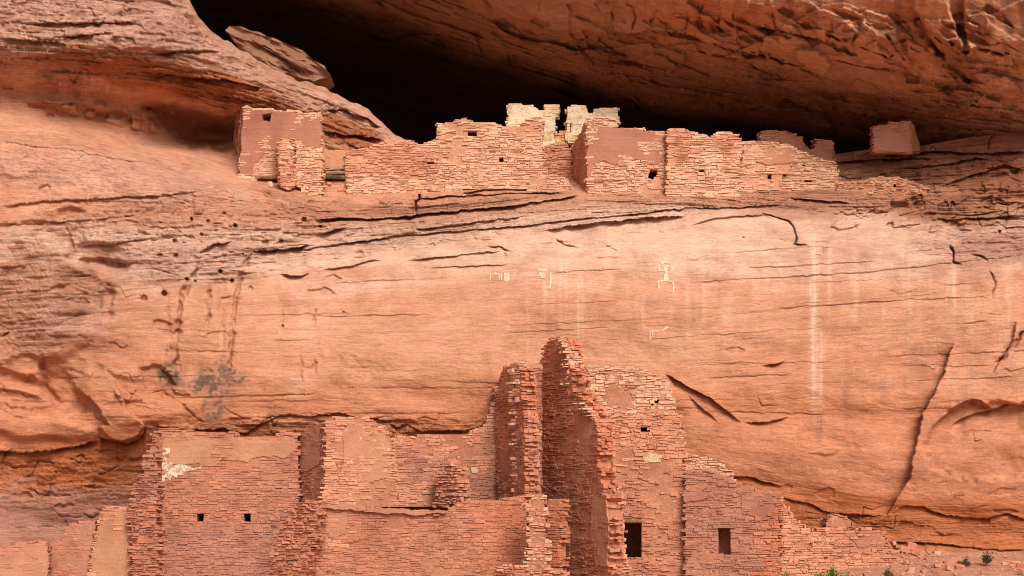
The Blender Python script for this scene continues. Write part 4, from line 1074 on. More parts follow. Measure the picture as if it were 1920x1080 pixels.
wall('smooth tan wall topped with square blocks, four dark openings below', (1384, 56.75), (1570, 57.0), [(1392, 264), (1440, 266), (1483, 270), (1486, 277), (1500, 281), (1520, 290), (1540, 299), (1565, 303), (1574, 330), (1576, 362), (1500, 370), (1384, 371), (1384, 330)], M_PALE, seed=14,
     holes=[(rect(1439, 326, 1447, 335), {'lintel': M_PALE, 'lh': 0.035}), (rect(1467, 326, 1475, 334), {'lintel': M_PALE, 'lh': 0.035}), ([(1502, 312), (1507, 306), (1512, 313)], {'deep': 0.7}), (rect(1508, 338, 1522, 344), {'lintel': M_PALE, 'lh': 0.03})],
     plaster=[([(1393, 275), (1440, 277), (1482, 280), (1484, 305), (1455, 308), (1420, 306), (1390, 312)], M_PL_TAN, 0.004)], **S_UP)
wall('rose mud walled ruin with a deep notch in its top, behind the tan wall', (1424, 58.0), (1567, 58.2), [(1424, 272), (1426, 252), (1434, 245), (1455, 245), (1475, 247), (1492, 253), (1505, 258), (1509, 266), (1515, 277), (1522, 280), (1529, 274), (1531, 263), (1545, 261), (1563, 263), (1566, 330), (1424, 330)], M_MAUVE, seed=15,
     plaster=[([(1460, 248), (1475, 250), (1490, 256), (1503, 262), (1508, 271), (1517, 284), (1530, 278), (1534, 266), (1560, 266), (1562, 326), (1470, 326)], M_PL_ROSE, 0.003)], **{**S_UP, 'core': M_MORTAR, 'blen': (0.2, 0.4)})
wall('low crumbling stone wall running off along the ledge to the right', (1568, 56.9), (1745, 56.2), [(1568, 338), (1600, 340), (1625, 336), (1650, 330), (1690, 333), (1720, 342), (1745, 352), (1740, 362), (1690, 368), (1640, 370), (1568, 366)], M_PALE, seed=16, rounded=True,
     holes=[(rect(1675, 345, 1680, 353),)], **{**S_UP, 'gap': 0.05, 'jit': 0.031})

# ---------------------------------------------------------------- lower ruins
S_LOW = dict(course=0.074, blen=(0.11, 0.36), gap=0.015, proud=0.026, jit=0.010, wave=0.07)
wall('plastered wall with two round beam holes and a white painted patch', (293, 51.0), (563, 51.0),
     [(296, 806), (330, 806), (380, 812), (440, 815), (480, 818), (515, 817), (522, 809), (538, 808), (540, 814), (560, 815), (563, 950), (563, 1100), (293, 1100)], M_RED, seed=21,
     holes=[([(369, 970), (371, 964), (376, 962), (381, 965), (382, 971), (379, 976), (373, 976)], {'deep': 0.9}), ([(457, 970), (459, 965), (464, 964), (469, 967), (470, 972), (466, 977), (459, 976)], {'deep': 0.9})],
     plaster=[([(298, 812), (330, 813), (360, 818), (400, 821), (440, 822), (470, 824), (505, 822), (525, 822), (552, 820), (556, 845), (535, 862), (510, 852), (475, 857), (465, 866), (420, 862), (400, 872), (340, 868), (298, 868)], M_PL_TAN, 0.006),
              ([(296, 869), (304, 868), (311, 871), (320, 869), (327, 873), (336, 870), (344, 874), (352, 872), (362, 876), (370, 875), (385, 878), (372, 882), (362, 881), (356, 886), (349, 885), (343, 891), (336, 888), (331, 896), (323, 893), (318, 902), (311, 898), (305, 909), (300, 904), (296, 908)], M_SMEAR, 0.008),
              ([(297, 846), (306, 846), (315, 857), (311, 868), (297, 870)], M_WHITE2, 0.012), ([(308, 838), (318, 837), (320, 850), (310, 851)], M_WHITE2, 0.012)],
     zones=[([(295, 1000), (560, 960), (560, 1100), (295, 1100)], M_MAUVE), ([(295, 810), (562, 810), (562, 960), (380, 960), (295, 940)], M_RED)], **S_LOW)
wall('ragged stone pier standing at the left end of the lower ruin', (246, 49.3), (298, 49.1), [(288, 812), (296, 806), (297, 900), (298, 1100), (246, 1100), (248, 1010), (242, 985), (236, 952), (250, 935), (254, 905), (268, 890), (266, 862), (276, 850)], M_RED, seed=22,
     zones=[([(236, 800), (298, 800), (298, 940), (236, 960)], M_MAUVE)], **{**S_LOW, 'gap': 0.03, 'muddy': 2.0, 'proud': 0.05, 'jit': 0.03, 'blen': (0.12, 0.3), 'edge_jit': 0.14, 't': 0.35})
wall('smooth plastered wall stub with a ragged left edge, left of the stone pier', (172, 49.6), (248, 49.5), [(192, 955), (215, 951), (244, 951), (248, 990), (248, 1100), (160, 1100), (168, 1050), (180, 990)], M_PINK, seed=23,
     plaster=[([(196, 957), (215, 954), (243, 954), (246, 990), (244, 1098), (168, 1098), (176, 1040), (188, 990)], M_PL_TAN, 0.01)], **{**S_LOW, 'edge_jit': 0.05})
wall('inner cross wall with smooth plaster above bare stone, right of the two beam holes', (562, 51.3), (609, 49.9), [(562, 816), (575, 806), (590, 798), (606, 792), (610, 790), (608, 880), (605, 935), (590, 948), (563, 955)], M_RED, seed=24,
     plaster=[([(563, 818), (590, 801), (603, 797), (600, 870), (585, 880), (563, 884)], M_PL_PINK, 0.006)], **S_LOW)
wall('round shouldered wall with flecks of cream paint on pink plaster', (608, 49.8), (742, 50.2), [(609, 792), (617, 786), (640, 782), (672, 783), (695, 786), (706, 797), (722, 804), (733, 815), (737, 830), (740, 850), (745, 890), (748, 950), (600, 950), (607, 900)], M_PINK, seed=25,
     plaster=[([(642, 800), (665, 796), (690, 800), (706, 808), (726, 818), (732, 850), (736, 872), (736, 893), (700, 905), (676, 902), (650, 902), (640, 880), (644, 850)], M_PL_FLECK, 0.003)],
     zones=[([(606, 780), (640, 780), (640, 900), (606, 900)], M_PINK)], **{**S_LOW, 'gap': 0.022})
wall('back wall with a grey weathered patch, its top climbing to the right', (735, 51.4), (942, 51.6), [(735, 824), (770, 818), (798, 816), (815, 813), (835, 817), (872, 815), (884, 808), (900, 800), (914, 788), (921, 770), (926, 748), (931, 728), (938, 710), (946, 704), (946, 800), (940, 945), (735, 950)], M_PINK, seed=26,
     zones=[([(755, 835), (803, 838), (806, 905), (760, 905)], M_MAUVE), ([(860, 890), (940, 880), (940, 945), (862, 945)], M_MAUVE)],
     plaster=[([(884, 876), (892, 874), (898, 881), (893, 889), (885, 886)], M_WHITE, 0.008)], **S_LOW)
wall('short knobbly stone spur in front of the back wall', (822, 50.9), (862, 50.3), [(826, 866), (838, 862), (850, 866), (858, 880), (861, 905), (863, 945), (815, 950), (818, 900)], M_PINK, seed=27, rounded=True, **{**S_LOW, 'gap': 0.034, 'muddy': 2.0, 'proud': 0.06, 'jit': 0.04, 'blen': (0.15, 0.3), 'course': 0.105})
wall('long front wall of thin brick like stones with a pale ledge along its top', (586, 49.2), (990, 49.0), [(596, 944), (640, 948), (700, 952), (760, 956), (838, 958), (848, 948), (870, 941), (905, 936), (940, 936), (985, 928), (990, 960), (990, 1100), (570, 1100), (580, 1000)], M_RED, seed=28,
     zones=[([(880, 930), (990, 925), (990, 1100), (900, 1100)], M_DEEP), ([(590, 975), (640, 960), (650, 1020), (580, 1030)], M_PINK)],
     plaster=[([(598, 944), (640, 947), (700, 951), (760, 955), (836, 957), (838, 964), (800, 965), (760, 964), (720, 962), (690, 960), (640, 955), (600, 951)], M_PL_PINK, 0.10), ([(614, 966), (650, 962), (654, 985), (648, 1004), (618, 1010)], M_PL_PINK, 0.004)], **{**S_LOW, 'course': 0.072})
wall('bulging slope of rough round stones beside the long front wall', (510, 49.0), (606, 48.4), [(552, 944), (565, 940), (590, 945), (600, 955), (594, 985), (588, 1020), (580, 1050), (572, 1100), (500, 1100), (506, 1060), (512, 1030), (522, 1010), (530, 985), (542, 968)], M_RED, seed=29, rounded=True, t=0.5, **{**S_LOW, 'gap': 0.034, 'muddy': 2.0, 'proud': 0.06, 'jit': 0.045, 'blen': (0.14, 0.36), 'course': 0.08, 'edge_jit': 0.15})
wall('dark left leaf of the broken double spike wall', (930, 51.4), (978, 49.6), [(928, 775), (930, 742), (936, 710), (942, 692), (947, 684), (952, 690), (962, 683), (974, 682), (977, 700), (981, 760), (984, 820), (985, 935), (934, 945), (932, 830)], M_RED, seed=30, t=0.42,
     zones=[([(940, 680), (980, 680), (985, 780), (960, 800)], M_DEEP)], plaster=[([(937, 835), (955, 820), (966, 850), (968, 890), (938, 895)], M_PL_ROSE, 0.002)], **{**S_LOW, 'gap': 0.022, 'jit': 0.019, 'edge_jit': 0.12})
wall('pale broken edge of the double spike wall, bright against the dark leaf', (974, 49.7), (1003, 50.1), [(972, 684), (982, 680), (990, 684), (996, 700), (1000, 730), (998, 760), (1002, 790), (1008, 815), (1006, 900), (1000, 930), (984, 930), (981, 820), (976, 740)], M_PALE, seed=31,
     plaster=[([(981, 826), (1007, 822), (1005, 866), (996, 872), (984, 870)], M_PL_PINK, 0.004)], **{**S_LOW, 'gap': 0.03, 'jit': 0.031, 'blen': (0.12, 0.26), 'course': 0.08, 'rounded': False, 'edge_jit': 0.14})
wall('pale wall glimpsed between the two tall spikes', (990, 51.2), (1024, 51.2), [(990, 692), (1005, 688), (1024, 692), (1024, 940), (990, 940)], M_PINK, seed=32, **S_LOW)
# the tall fin: runs from the cliff towards the camera, its top broken down in a long slope
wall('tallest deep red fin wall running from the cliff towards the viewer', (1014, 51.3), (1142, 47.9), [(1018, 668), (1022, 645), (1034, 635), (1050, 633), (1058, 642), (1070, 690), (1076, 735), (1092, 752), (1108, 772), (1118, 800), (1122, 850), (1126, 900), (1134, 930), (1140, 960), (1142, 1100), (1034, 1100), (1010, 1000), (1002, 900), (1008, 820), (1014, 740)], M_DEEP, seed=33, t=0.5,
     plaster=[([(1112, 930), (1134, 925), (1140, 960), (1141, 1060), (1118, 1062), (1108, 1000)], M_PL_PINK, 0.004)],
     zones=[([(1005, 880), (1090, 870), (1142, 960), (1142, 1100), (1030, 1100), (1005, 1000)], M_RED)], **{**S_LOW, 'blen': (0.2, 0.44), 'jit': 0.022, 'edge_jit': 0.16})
wall('bright ragged broken edge of the tall fin', (1052, 49.75), (1104, 49.95), [(1046, 634), (1056, 636), (1072, 650), (1082, 670), (1090, 690), (1092, 715), (1098, 745), (1104, 772), (1088, 760), (1074, 748), (1068, 720), (1064, 690), (1058, 660)], M_PALE, seed=34, t=0.4, **{**S_LOW, 'gap': 0.03, 'jit': 0.031, 'blen': (0.12, 0.26), 'edge_jit': 0.13, 'course': 0.072})
wall('pale toothed masonry strip down the right side of the fin', (1100, 48.6), (1172, 49.0), [(1088, 752), (1104, 760), (1120, 790), (1134, 812), (1138, 850), (1150, 852), (1150, 905), (1160, 925), (1140, 945), (1132, 925), (1126, 890), (1122, 840), (1116, 800), (1104, 775)], M_PALE, seed=35, t=0.4,
     plaster=[([(1124, 866), (1148, 862), (1149, 900), (1140, 912), (1128, 900)], M_PL_PINK, 0.004)], **{**S_LOW, 'gap': 0.028, 'jit': 0.025, 'blen': (0.14, 0.3), 'edge_jit': 0.12})
wall('tall round topped tower wall of pink rubble with a doorway at its foot', (1085, 49.9), (1286, 49.7), [(1088, 690), (1110, 688), (1125, 690), (1150, 686), (1175, 683), (1195, 686), (1215, 694), (1238, 704), (1252, 716), (1258, 735), (1262, 752), (1270, 775), (1280, 800), (1282, 850), (1284, 910), (1286, 1100), (1130, 1100), (1110, 900), (1090, 780)], M_PINK, seed=36,
     holes=[([(1201, 801), (1216, 803), (1219, 808), (1202, 811)], {'deep': 0.9}), ([(1217, 759), (1225, 757), (1226, 761), (1218, 763)], {'deep': 0.6}), ([(1228, 752), (1236, 750), (1236, 754), (1229, 755)], {'deep': 0.6}), (rect(1170, 978, 1203, 1047), {'deep': 1.6, 'lintel': M_WOOD, 'lh': 0.06, 'over': 0.1})],
     zones=[([(1140, 900), (1286, 850), (1286, 1100), (1140, 1100)], M_RED), ([(1088, 680), (1260, 680), (1268, 770), (1092, 775)], M_PALE)],
     plaster=[([(1206, 852), (1222, 848), (1242, 854), (1238, 864), (1212, 866)], M_WHITE, 0.004)], **{**S_LOW, 'gap': 0.024, 'jit': 0.028, 'blen': (0.11, 0.32), 'tilt': 5.0})
wall('rough stone buttress between the fin and the doorway', (1138, 48.3), (1184, 48.3), [(1138, 918), (1150, 914), (1166, 920), (1170, 950), (1168, 990), (1172, 1048), (1184, 1060), (1184, 1100), (1146, 1100), (1142, 1000)], M_PINK, seed=37, rounded=True, **{**S_LOW, 'gap': 0.034, 'muddy': 2.0, 'proud': 0.06, 'jit': 0.04, 'blen': (0.14, 0.32), 'course': 0.095, 'edge_jit': 0.1})
wall('free standing pier of fat rounded stones in front of the dark niche', (984, 47.6), (1030, 47.6), [(988, 934), (1000, 926), (1022, 930), (1026, 960), (1024, 1000), (1030, 1040), (1028, 1100), (984, 1100), (984, 1060), (990, 1000)], M_PALE, seed=38, rounded=True,
     zones=[([(984, 930), (1030, 930), (1030, 1100), (1004, 1100)], M_PINK)], **{**S_LOW, 'gap': 0.03, 'jit': 0.031, 'blen': (0.16, 0.34), 'course': 0.10})
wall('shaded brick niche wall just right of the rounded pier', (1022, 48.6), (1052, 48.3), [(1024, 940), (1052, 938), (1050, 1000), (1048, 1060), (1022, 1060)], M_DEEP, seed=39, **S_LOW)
wall('low course of stones along the bottom in front of the pier', (928, 46.9), (1068, 46.9), [(930, 1066), (960, 1062), (990, 1066), (1030, 1064), (1066, 1070), (1068, 1110), (928, 1110)], M_PINK, seed=40, rounded=True, **{**S_LOW, 'gap': 0.034, 'muddy': 2.0, 'proud': 0.06, 'jit': 0.04})
wall('pale upper wall fragment behind the stepped wall with the square window', (1280, 51.0), (1380, 51.0), [(1280, 848), (1300, 852), (1325, 858), (1345, 868), (1362, 880), (1375, 892), (1380, 905), (1380, 960), (1280, 960)], M_PALE, seed=41, **{**S_LOW, 'gap': 0.03, 'jit': 0.025})
wall('mauve stepped wall with a square window, right of the tower', (1282, 49.5), (1462, 48.9), [(1283, 884), (1296, 879), (1312, 882), (1326, 880), (1345, 884), (1360, 893), (1374, 897), (1388, 907), (1402, 912), (1430, 918), (1444, 921), (1456, 929), (1463, 938), (1463, 960), (1462, 1100), (1283, 1100)], M_MAUVE, seed=42,
     holes=[(rect(1346, 990, 1370, 1040), {'deep': 0.35, 'lintel': M_WOOD, 'lh': 0.06})], zones=[([(1420, 940), (1470, 940), (1470, 1100), (1430, 1100)], M_DEEP)],
     plaster=[([(1388, 930), (1420, 922), (1446, 930), (1452, 955), (1430, 975), (1390, 960)], M_PL_ROSE, 0.004), ([(1284, 918), (1316, 912), (1322, 935), (1284, 942)], M_PL_ROSE, 0.02)], **{**S_LOW, 'gap': 0.024, 'jit': 0.019})
wall('crumbling pink wall end stepping down beside the square window', (1456, 49.2), (1512, 49.2), [(1456, 931), (1464, 930), (1470, 940), (1476, 954), (1482, 967), (1494, 977), (1502, 985), (1512, 990), (1520, 998), (1514, 1100), (1456, 1100)], M_PINK, seed=43, **{**S_LOW, 'gap': 0.03, 'jit': 0.025, 'edge_jit': 0.13})
wall('low rubble topped wall at the far right of the lower ruin', (1505, 49.6), (1668, 50.0), [(1505, 992), (1525, 994), (1545, 990), (1580, 994), (1600, 996), (1622, 992), (1650, 994), (1662, 1010), (1672, 1040), (1690, 1062), (1690, 1100), (1505, 1100)], M_PINK, seed=44,
     zones=[([(1550, 990), (1690, 990), (1690, 1060), (1560, 1040)], M_RED)], plaster=[([(1600, 1008), (1645, 1000), (1655, 1022), (1610, 1026)], M_PL_ROSE, 0.002)], **{**S_LOW, 'gap': 0.026, 'jit': 0.022, 'edge_jit': 0.16})
wall('rounded knob of rubble masonry rising from the low right hand wall', (1543, 50.4), (1603, 50.4), [(1546, 998), (1546, 978), (1554, 968), (1568, 964), (1582, 967), (1594, 975), (1600, 988), (1600, 998)], M_MAUVE, seed=45, rounded=True, t=0.7, **{**S_LOW, 'gap': 0.03, 'jit': 0.03, 'blen': (0.1, 0.22)})
wall('low plastered wall remnant filling the lower left corner', (-70, 49.0), (92, 49.3), [(-70, 1036), (-10, 1032), (10, 1024), (40, 1017), (66, 1014), (90, 1016), (91, 1060), (89, 1110), (-70, 1110)], M_RED, seed=46, t=0.5,
     plaster=[([(-68, 1039), (-10, 1035), (10, 1027), (40, 1020), (66, 1017), (88, 1019), (89, 1060), (87, 1108), (-68, 1108)], M_PL_PINK, 0.006)], **{**S_LOW, 'edge_jit': 0.04})
wall('tall plastered wall remnant between the corner remnant and the wall stub', (94, 49.9), (184, 49.7), [(94, 1022), (114, 1012), (121, 1000), (130, 984), (150, 979), (182, 975), (178, 1010), (168, 1060), (160, 1110), (92, 1110)], M_RED, seed=47, t=0.5,
     plaster=[([(96, 1025), (116, 1015), (124, 1001), (133, 987), (150, 982), (180, 978), (176, 1010), (166, 1060), (160, 1108), (94, 1108)], M_PL_PINK, 0.006)], **{**S_LOW, 'edge_jit': 0.04})
print('stones', sum(stats.values()), sorted(stats.values()))

# ---------------------------------------------------------------- free rocks
def rock_mesh(name, poly, depth, seed, mat, bulge=0.25, rough=0.10, n_in=9):
    """a block from its outline in a vertical plane (metres): front and back bulge, the rim is broken"""
    r = random.Random(seed)
    bm = bmesh.new()
    pts = ragged(poly, 0.18, 0.03, r)
    n = len(pts); cx = sum(p[0] for p in pts) / n; cz = sum(p[1] for p in pts) / n
    rings = []
    prof = [(0.0, 1.0), (0.12, 0.985), (0.35, 1.0), (0.62, 0.99), (0.88, 0.96), (1.0, 0.90)]
    inner = [(1.0 - (i + 1) / n_in) for i in range(n_in - 1)]
    ring_list = [(-bulge * (1 - s * s) * 0.6, s * 0.97) for s in sorted(inner)] + [(p * depth, s) for p, s in prof]
    for (y, s) in ring_list:
        ring = []
        for (x, z) in pts:
            qx, qz = cx + (x - cx) * s, cz + (z - cz) * s; d = rough * float(fbm(np.array([(qx - 0.55 * qz) * 0.7 + seed]), np.array([(qz + 0.55 * qx) * 4.2 + y * 1.5]), seed, 4, 0.6)[0])
            ring.append(bm.verts.new((cx + (x - cx) * s, y + d * (1.4 if s < 1 else 1.0), cz + (z - cz) * s + d * 0.5)))
        rings.append(ring)
    c0 = bm.verts.new((cx, -bulge * 0.6, cz)); c1 = bm.verts.new((cx, depth, cz))
    for k in range(n):
        bm.faces.new((c0, rings[0][k], rings[0][(k + 1) % n]))
        for a, b in zip(rings[:-1], rings[1:]): bm.faces.new((a[k], b[k], b[(k + 1) % n], a[(k + 1) % n]))
        bm.faces.new((c1, rings[-1][(k + 1) % n], rings[-1][k]))
    bmesh.ops.recalc_face_normals(bm, faces=bm.faces)
    me = bpy.data.meshes.new(name); bm.to_mesh(me); bm.free(); me.materials.append(mat)
    return me
def free_rock(name, label, cat, outline, Y, depth, seed, mat, group=None, bulge=0.25, rough=0.10, lean=0.0):
    P = [place(x, y, Y) for x, y in outline]
    bx = sum(p[0] for p in P) / len(P); bz = min(p[2] for p in P)
    me = rock_mesh(name, [(p[0] - bx, p[2] - bz) for p in P], depth, seed, mat, bulge, rough)
    o = bpy.data.objects.new(name, me); C.objects.link(o)
    o.location = (bx, Y, bz); o.rotation_euler = (lean, 0, 0)
    o['label'] = label; o['category'] = cat; o['kind'] = 'thing'
    if group: o['group'] = group
    return o
M_BOULDER = plaster_material('rough_brown_sandstone', (0.29, 0.140, 0.080), (0.37, 0.19, 0.115), 0.4, 0.65, 1.2, 0.05)  # brown made darker to carry the shade under the alcove roof
free_rock('fallen_slab', 'long tilted brown rock slab lying in the dark mouth of the alcove', 'boulder',
     [(424, 56), (430, 50), (447, 47), (470, 56), (487, 62), (498, 68), (520, 76), (540, 83), (549, 84), (572, 101), (592, 114), (608, 121), (614, 128), (619, 142), (612, 147), (598, 148), (590, 152), (560, 146), (530, 136), (500, 122), (470, 104), (440, 78)], 62.3, 2.2, 3, M_BOULDER, bulge=0.12, rough=0.30)
free_rock('loose_stone', 'small pale stone left on the rock just below the rose plastered house', 'stone', [(502, 342), (511, 341), (513, 348), (508, 351), (503, 349)], 55.4, 0.2, 8, M_PALE, bulge=0.05, rough=0.02)
# hut at the right end of the ledge
M_PL_BROWN = plaster_material('brown_mud_plaster', (0.46, 0.24, 0.155), (0.52, 0.285, 0.19), 0.4, 0.65, 1.5, 0.03)
hut = wall('small square mud plastered hut under the low roof at the right end of the ledge', (1634, 57.1), (1708, 57.1), [(1636, 286), (1636, 241), (1640, 236), (1670, 231), (1700, 226), (1707, 227), (1707, 286)], M_MAUVE, name='stone_hut', seed=50, t=0.4,
     plaster=[([(1637, 284), (1637, 241), (1641, 238), (1670, 233), (1700, 228), (1706, 229), (1706, 284)], M_PL_BROWN, 0.004)], **{**{k: v for k, v in S_UP.items() if k != 't'}, 'core': M_MORTAR, 'edge_jit': 0.03, 'worn': 0.57})
hut['category'] = 'hut'
wall('', (1707, 57.15), (1724, 58.6), [(1707, 227), (1713, 238), (1719, 256), (1723, 268), (1724, 285), (1707, 286)], M_MAUVE, root=hut, seed=51, t=0.3, plaster=[([(1707, 229), (1712, 240), (1718, 258), (1722, 270), (1723, 284), (1707, 285)], M_PL_BROWN, 0.006)], **{**{k: v for k, v in S_UP.items() if k != 't'}, 'core': M_MORTAR, 'edge_jit': 0.03})

# ---------------------------------------------------------------- logs in the gap beside the house
def log_mesh(name, L, rad, seed, mat):
    r = random.Random(seed); bm = bmesh.new(); prev = None; n = 8
    for i in range(6):
        x = -L / 2 + L * i / 5; rr = rad * r.uniform(0.85, 1.1); dz = r.uniform(-0.015, 0.015)
        ring = [bm.verts.new((x, rr * math.cos(6.283 * k / n), rr * math.sin(6.283 * k / n) + dz)) for k in range(n)]
        if prev:
            for k in range(n): bm.faces.new((prev[k], prev[(k + 1) % n], ring[(k + 1) % n], ring[k]))
        else: bm.faces.new(ring[::-1])
        prev = ring
    bm.faces.new(prev)
    bmesh.ops.recalc_face_normals(bm, faces=bm.faces)
    me = bpy.data.meshes.new(name); bm.to_mesh(me); bm.free(); me.materials.append(mat); return me
M_LOGDARK = plaster_material('charred_timber', (0.10, 0.06, 0.035), (0.22, 0.14, 0.08), 0.4, 0.6, 4.0, 0.02)
for k, (x, y, w, rad, mat, tilt, lab) in enumerate([(629, 317, 46, 0.035, M_WOOD, 0.09, 'thin pale pole, topmost of the timbers in the gap beside the house'), (630, 324, 40, 0.07, M_WOOD, 0.06, 'thick grey log across the gap beside the house, below the thin pole'),
                                   (628, 332, 44, 0.08, M_LOGDARK, -0.03, 'dark charred log across the gap beside the house, lowest of the timbers')]):
    p = V(x, y, 56.85)
    o = bpy.data.objects.new('log', log_mesh('log', w * 56.9 / F_PX, rad, k, mat)); C.objects.link(o)
    o.location = p; o.rotation_euler = (0, -tilt, 0.05 * k); o['label'] = lab; o['category'] = 'log'; o['kind'] = 'thing'; o['group'] = 'timbers in the gap beside the house'

# ---------------------------------------------------------------- pale pictographs on the cliff face, following the rock
M_CHALK = plaster_material('faded_rock_paint', (0.80, 0.60, 0.44), (0.66, 0.38, 0.25), 0.55, 0.66, 9.0, 0.01)
cliff_ob = bpy.data.objects['cliff']
from mathutils.bvhtree import BVHTree
def surface_depth():
    me = cliff_ob.data
    n = len(me.vertices); co = np.empty(n * 3, np.float32); me.vertices.foreach_get('co', co); co = co.reshape(-1, 3)
    return co
CO = surface_depth()
SEL = CO[(CO[:, 1] > 44) & (CO[:, 1] < 57.5)]
# project the cliff's points once to find its depth under a stroke
_t = 1.0 / (SEL[:, 1] * CP + SEL[:, 2] * SP)
CPX = 960 + F_PX * SEL[:, 0] * _t; CPY = 540 - F_PX * (SEL[:, 2] * CP - SEL[:, 1] * SP) * _t
def rock_depth(x, y):
    m = (np.abs(CPX - x) < 2.6) & (np.abs(CPY - y) < 2.6)
    return float(SEL[m, 1].min()) if m.any() else 53.0
def strokes(label, lines, width=3.4, cat='pictograph', group='pale pictographs on the cliff face'):
    v, f = [], []
    r = random.Random(len(label))
    for item in lines:
        ln, w = (item[0], item[1]) if isinstance(item, tuple) and isinstance(item[0], list) else (item, width)
        pts = []
        for (x0, y0), (x1, y1) in zip(ln[:-1], ln[1:]):
            n = max(1, int(math.hypot(x1 - x0, y1 - y0) / 2.5))
            for i in range(n): pts.append((x0 + (x1 - x0) * i / n, y0 + (y1 - y0) * i / n))
        pts.append(ln[-1])
        prev = None
        for k, (x, y) in enumerate(pts):
            a, b = pts[max(0, k - 1)], pts[min(len(pts) - 1, k + 1)]
            dx, dy = b[0] - a[0], b[1] - a[1]; q = math.hypot(dx, dy) or 1
            ww = w * r.uniform(0.75, 1.15) * 0.5
            nx, ny = -dy / q * ww, dx / q * ww
            d = rock_depth(x, y) - 0.012
            i = len(v)
            v += [place(x + nx, y + ny, d), place(x - nx, y - ny, d), place(x + nx, y + ny, d + 0.06), place(x - nx, y - ny, d + 0.06)]
            if prev is not None: f += [(prev, i, i + 1, prev + 1), (prev, prev + 2, i + 2, i), (prev + 1, i + 1, i + 3, prev + 3)]
            prev = i
    bx, bz = v[0][0], v[0][2]
    base = Vector(v[0])
    me = bpy.data.meshes.new('pictograph'); me.from_pydata([tuple(Vector(p) - base) for p in v], [], f); me.materials.append(M_CHALK)
    o = bpy.data.objects.new('pictograph', me); C.objects.link(o); o.location = base
    o['label'] = label; o['category'] = cat; o['group'] = group; o['kind'] = 'thing'
strokes('cream painted standing figure with a round head and bent legs, on the smooth cliff face', [([(1248, 486), (1248, 493)], 4), ([(1240, 494), (1246, 491), (1252, 491), (1257, 496)], 5), ([(1242, 499), (1256, 499)], 3), [(1235, 498), (1236, 507), (1246, 507)], [(1258, 498), (1263, 506), (1256, 508)],
        ([(1248, 501), (1249, 512)], 6), ([(1246, 512), (1252, 512)], 5), ([(1249, 514), (1249, 526)], 8), [(1236, 541), (1234, 527), (1248, 526), (1262, 528), (1263, 540), (1262, 548), (1258, 546)]], 3.2)
strokes('faded cream animal with two thin legs, small and alone on the lower cliff face', [([(1218, 622), (1230, 621), (1243, 619), (1252, 613)], 4), [(1219, 622), (1219, 637)], [(1224, 622), (1224, 632)], [(1250, 612), (1260, 616)]], 2.4)
strokes('cream painted block and bars, leftmost of the markings under the ledge', [[(919, 512), (919, 524)], ([(926, 513), (934, 513)], 4), [(936, 513), (936, 525)], [(940, 513), (940, 525)], ([(945, 514), (955, 514)], 6), ([(945, 521), (955, 521)], 7), ([(946, 526), (955, 526)], 4)], 2.2)
strokes('patchy cream smear with a small hooked drip, right of the painted bars', [([(1008, 506), (1026, 506)], 5), ([(1010, 513), (1024, 515)], 7), ([(1014, 520), (1022, 520)], 3), [(1032, 510), (1033, 528), (1031, 538), (1028, 541)]], 2.6)
strokes('tiny cream ring alone on the smooth rock', [[(841, 587), (844, 586), (846, 589), (843, 592), (840, 590), (841, 587)]], 1.8)

# ---------------------------------------------------------------- plants along the foot of the walls
def leaf_material(name, c1, c2):
    k = Nodes(name)
    ri = k.n('ShaderNodeNewGeometry').outputs['Random Per Island']
    k.b.inputs['Roughness'].default_value = 0.6
    return k.done(k.ramp(ri, [(0.1, c1), (0.9, c2)]))
M_LEAF = leaf_material('fresh_leaf', (0.17, 0.25, 0.04), (0.38, 0.43, 0.11))
M_SAGE = leaf_material('grey_leaf', (0.15, 0.16, 0.09), (0.26, 0.25, 0.15))
M_STEM = leaf_material('dry_stem', (0.30, 0.22, 0.12), (0.40, 0.30, 0.18))
def plant(label, px, py_top, py_base, Y, width, n, seed, leaf, cat='plant', name='leafy_plant'):
    r = random.Random(seed)
    top = V(px, py_top, Y); base = V(px, py_base, Y); H = top.z - base.z
    root = thing(name, label, cat, base, 0, 'plants at the foot of the ruin')
    sv, sf, lv, lf = [], [], [], []
    for k in range(n):
        a = r.uniform(0, 6.283); sp = r.uniform(0, 1) * width * 0.5; hh = H * r.uniform(0.55, 1.0) * (1 - 0.3 * sp / (width * 0.5 + 1e-6))
        tip = Vector((sp * math.cos(a), sp * math.sin(a) * 0.8, hh)); rt = Vector((tip.x * 0.2, tip.y * 0.2, 0))
        i = len(sv); w = 0.006
        sv += [rt + Vector((-w, 0, 0)), rt + Vector((w, 0, 0)), rt + Vector((0, w, 0)), tip]
        sf += [(i, i + 1, i + 3), (i + 1, i + 2, i + 3), (i + 2, i, i + 3)]
        for j in range(r.randint(14, 22)):
            t = r.uniform(0.25, 1.0); p = rt.lerp(tip, t)
            b = r.uniform(0, 6.283); L = r.uniform(0.08, 0.17) * (1.3 - 0.5 * t); d = Vector((math.cos(b), math.sin(b), r.uniform(0.2, 1.0))).normalized()
            s = d.cross(Vector((0, 0, 1))).normalized() * L * 0.2
            i = len(lv); lv += [p, p + d * L * 0.5 + s, p + d * L, p + d * L * 0.5 - s]; lf.append((i, i + 1, i + 2, i + 3))
    def mk(nm, v, f, m, stuff):
        me = bpy.data.meshes.new(nm); me.from_pydata([tuple(q) for q in v], [], f); me.materials.append(m); o = link(nm, me, root)
        if stuff: o['kind'] = 'stuff'
    mk('stem', sv, sf, M_STEM, False); mk('leaves', lv, lf, leaf, True)
plant('tallest fresh green plant in front of the low right hand wall', 1561, 1052, 1110, 46.0, 0.6, 30, 1, M_LEAF)
plant('low green tuft left of the tallest plant, at the bottom edge', 1538, 1066, 1112, 46.0, 0.55, 22, 2, M_LEAF)
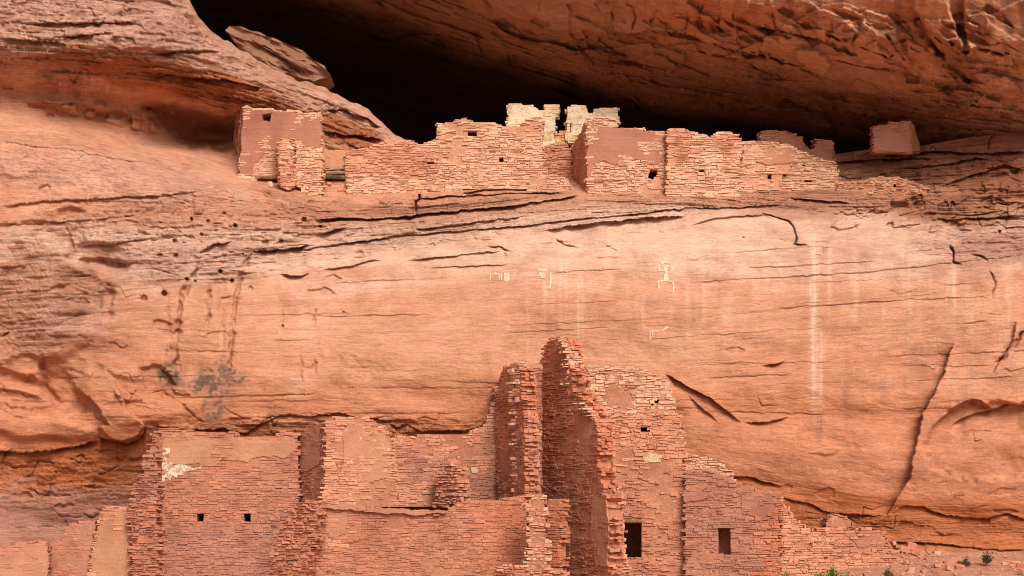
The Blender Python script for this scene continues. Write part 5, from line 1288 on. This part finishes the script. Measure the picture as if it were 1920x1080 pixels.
plant('low green plant right of the tallest plant, at the bottom edge', 1586, 1064, 1112, 46.0, 0.6, 24, 3, M_LEAF)
plant('green tuft by the crumbling wall end, leftmost of the bottom plants', 1475, 1066, 1112, 46.0, 0.4, 18, 4, M_LEAF)
plant('low spreading green plant, rightmost at the bottom edge of the wall', 1618, 1070, 1112, 46.0, 0.65, 18, 5, M_LEAF)
plant('dry straw coloured tuft at the foot of the low wall, right of the green plants', 1668, 1058, 1092, 47.5, 0.4, 12, 8, M_STEM, 'grass tuft', 'grass_tuft')
plant('wispy grey green bush alone on the bare slope at the right', 1850, 1030, 1062, 50.0, 0.42, 14, 6, M_SAGE, 'bush', 'small_bush')

# ---------------------------------------------------------------- tumbled stones
def tumble():
    r = random.Random(11)
    spots = [(r.uniform(1692, 1790), r.uniform(1036, 1078)) for k in range(22)] + [(r.uniform(1790, 1915), r.uniform(1044, 1078)) for k in range(10)] + [(r.uniform(1676, 1712), r.uniform(1016, 1050)) for k in range(6)]
    for k, (x, y) in enumerate(spots):
        Y = rock_depth(x, y) - 0.03
        p = V(x, y, Y)
        o = bpy.data.objects.new('loose_stone', stone_data(r.randrange(12), True, r.choice((M_PINK, M_RED, M_MAUVE)))); C.objects.link(o)
        s = r.uniform(0.06, 0.22)
        o.location = (p.x, Y, p.z); o.scale = (s * 1.4, s, s * 0.8); o.rotation_euler = (r.uniform(-.3, .3), r.uniform(-.3, .3), r.uniform(0, 6.28))
        o['label'] = 'tumbled sandstone block, one of many strewn over the bare ground below the low wall'; o['category'] = 'stone'; o['group'] = 'tumbled stones below the low wall'; o['kind'] = 'thing'
    vs, fs = [], []
    base = [np.array(v) for v in STONES[True][0][0]]
    for k in range(380):
        x, y = r.uniform(1460, 1925), 1034 + 52 * r.random()
        Y = rock_depth(x, y); p = place(x, y, Y); s = r.uniform(0.015, 0.06)
        i = len(vs); q = [(-1, 0, -.6), (1, .2, -.6), (0, 1, -.6), (0, -1, -.6), (r.uniform(-.4, .4), r.uniform(-.4, .4), .7)]
        vs += [(p[0] + a * s, Y - 0.02 + b * s, p[2] + c * s) for a, b, c in q]
        fs += [(i, i + 3, i + 4), (i + 3, i + 1, i + 4), (i + 1, i + 2, i + 4), (i + 2, i, i + 4)]
    me = bpy.data.meshes.new('gravel'); me.from_pydata(vs, [], fs); me.materials.append(M_PINK)
    o = bpy.data.objects.new('gravel', me); C.objects.link(o); o['kind'] = 'stuff'; o['label'] = 'fine rubble and gravel over the bare ground at lower right'; o['category'] = 'gravel'
tumble()
plant('dry yellowish grass tuft on the bare ground left of the grey bush', 1812, 1042, 1066, 50.0, 0.3, 10, 7, M_STEM, 'grass tuft', 'grass_tuft')
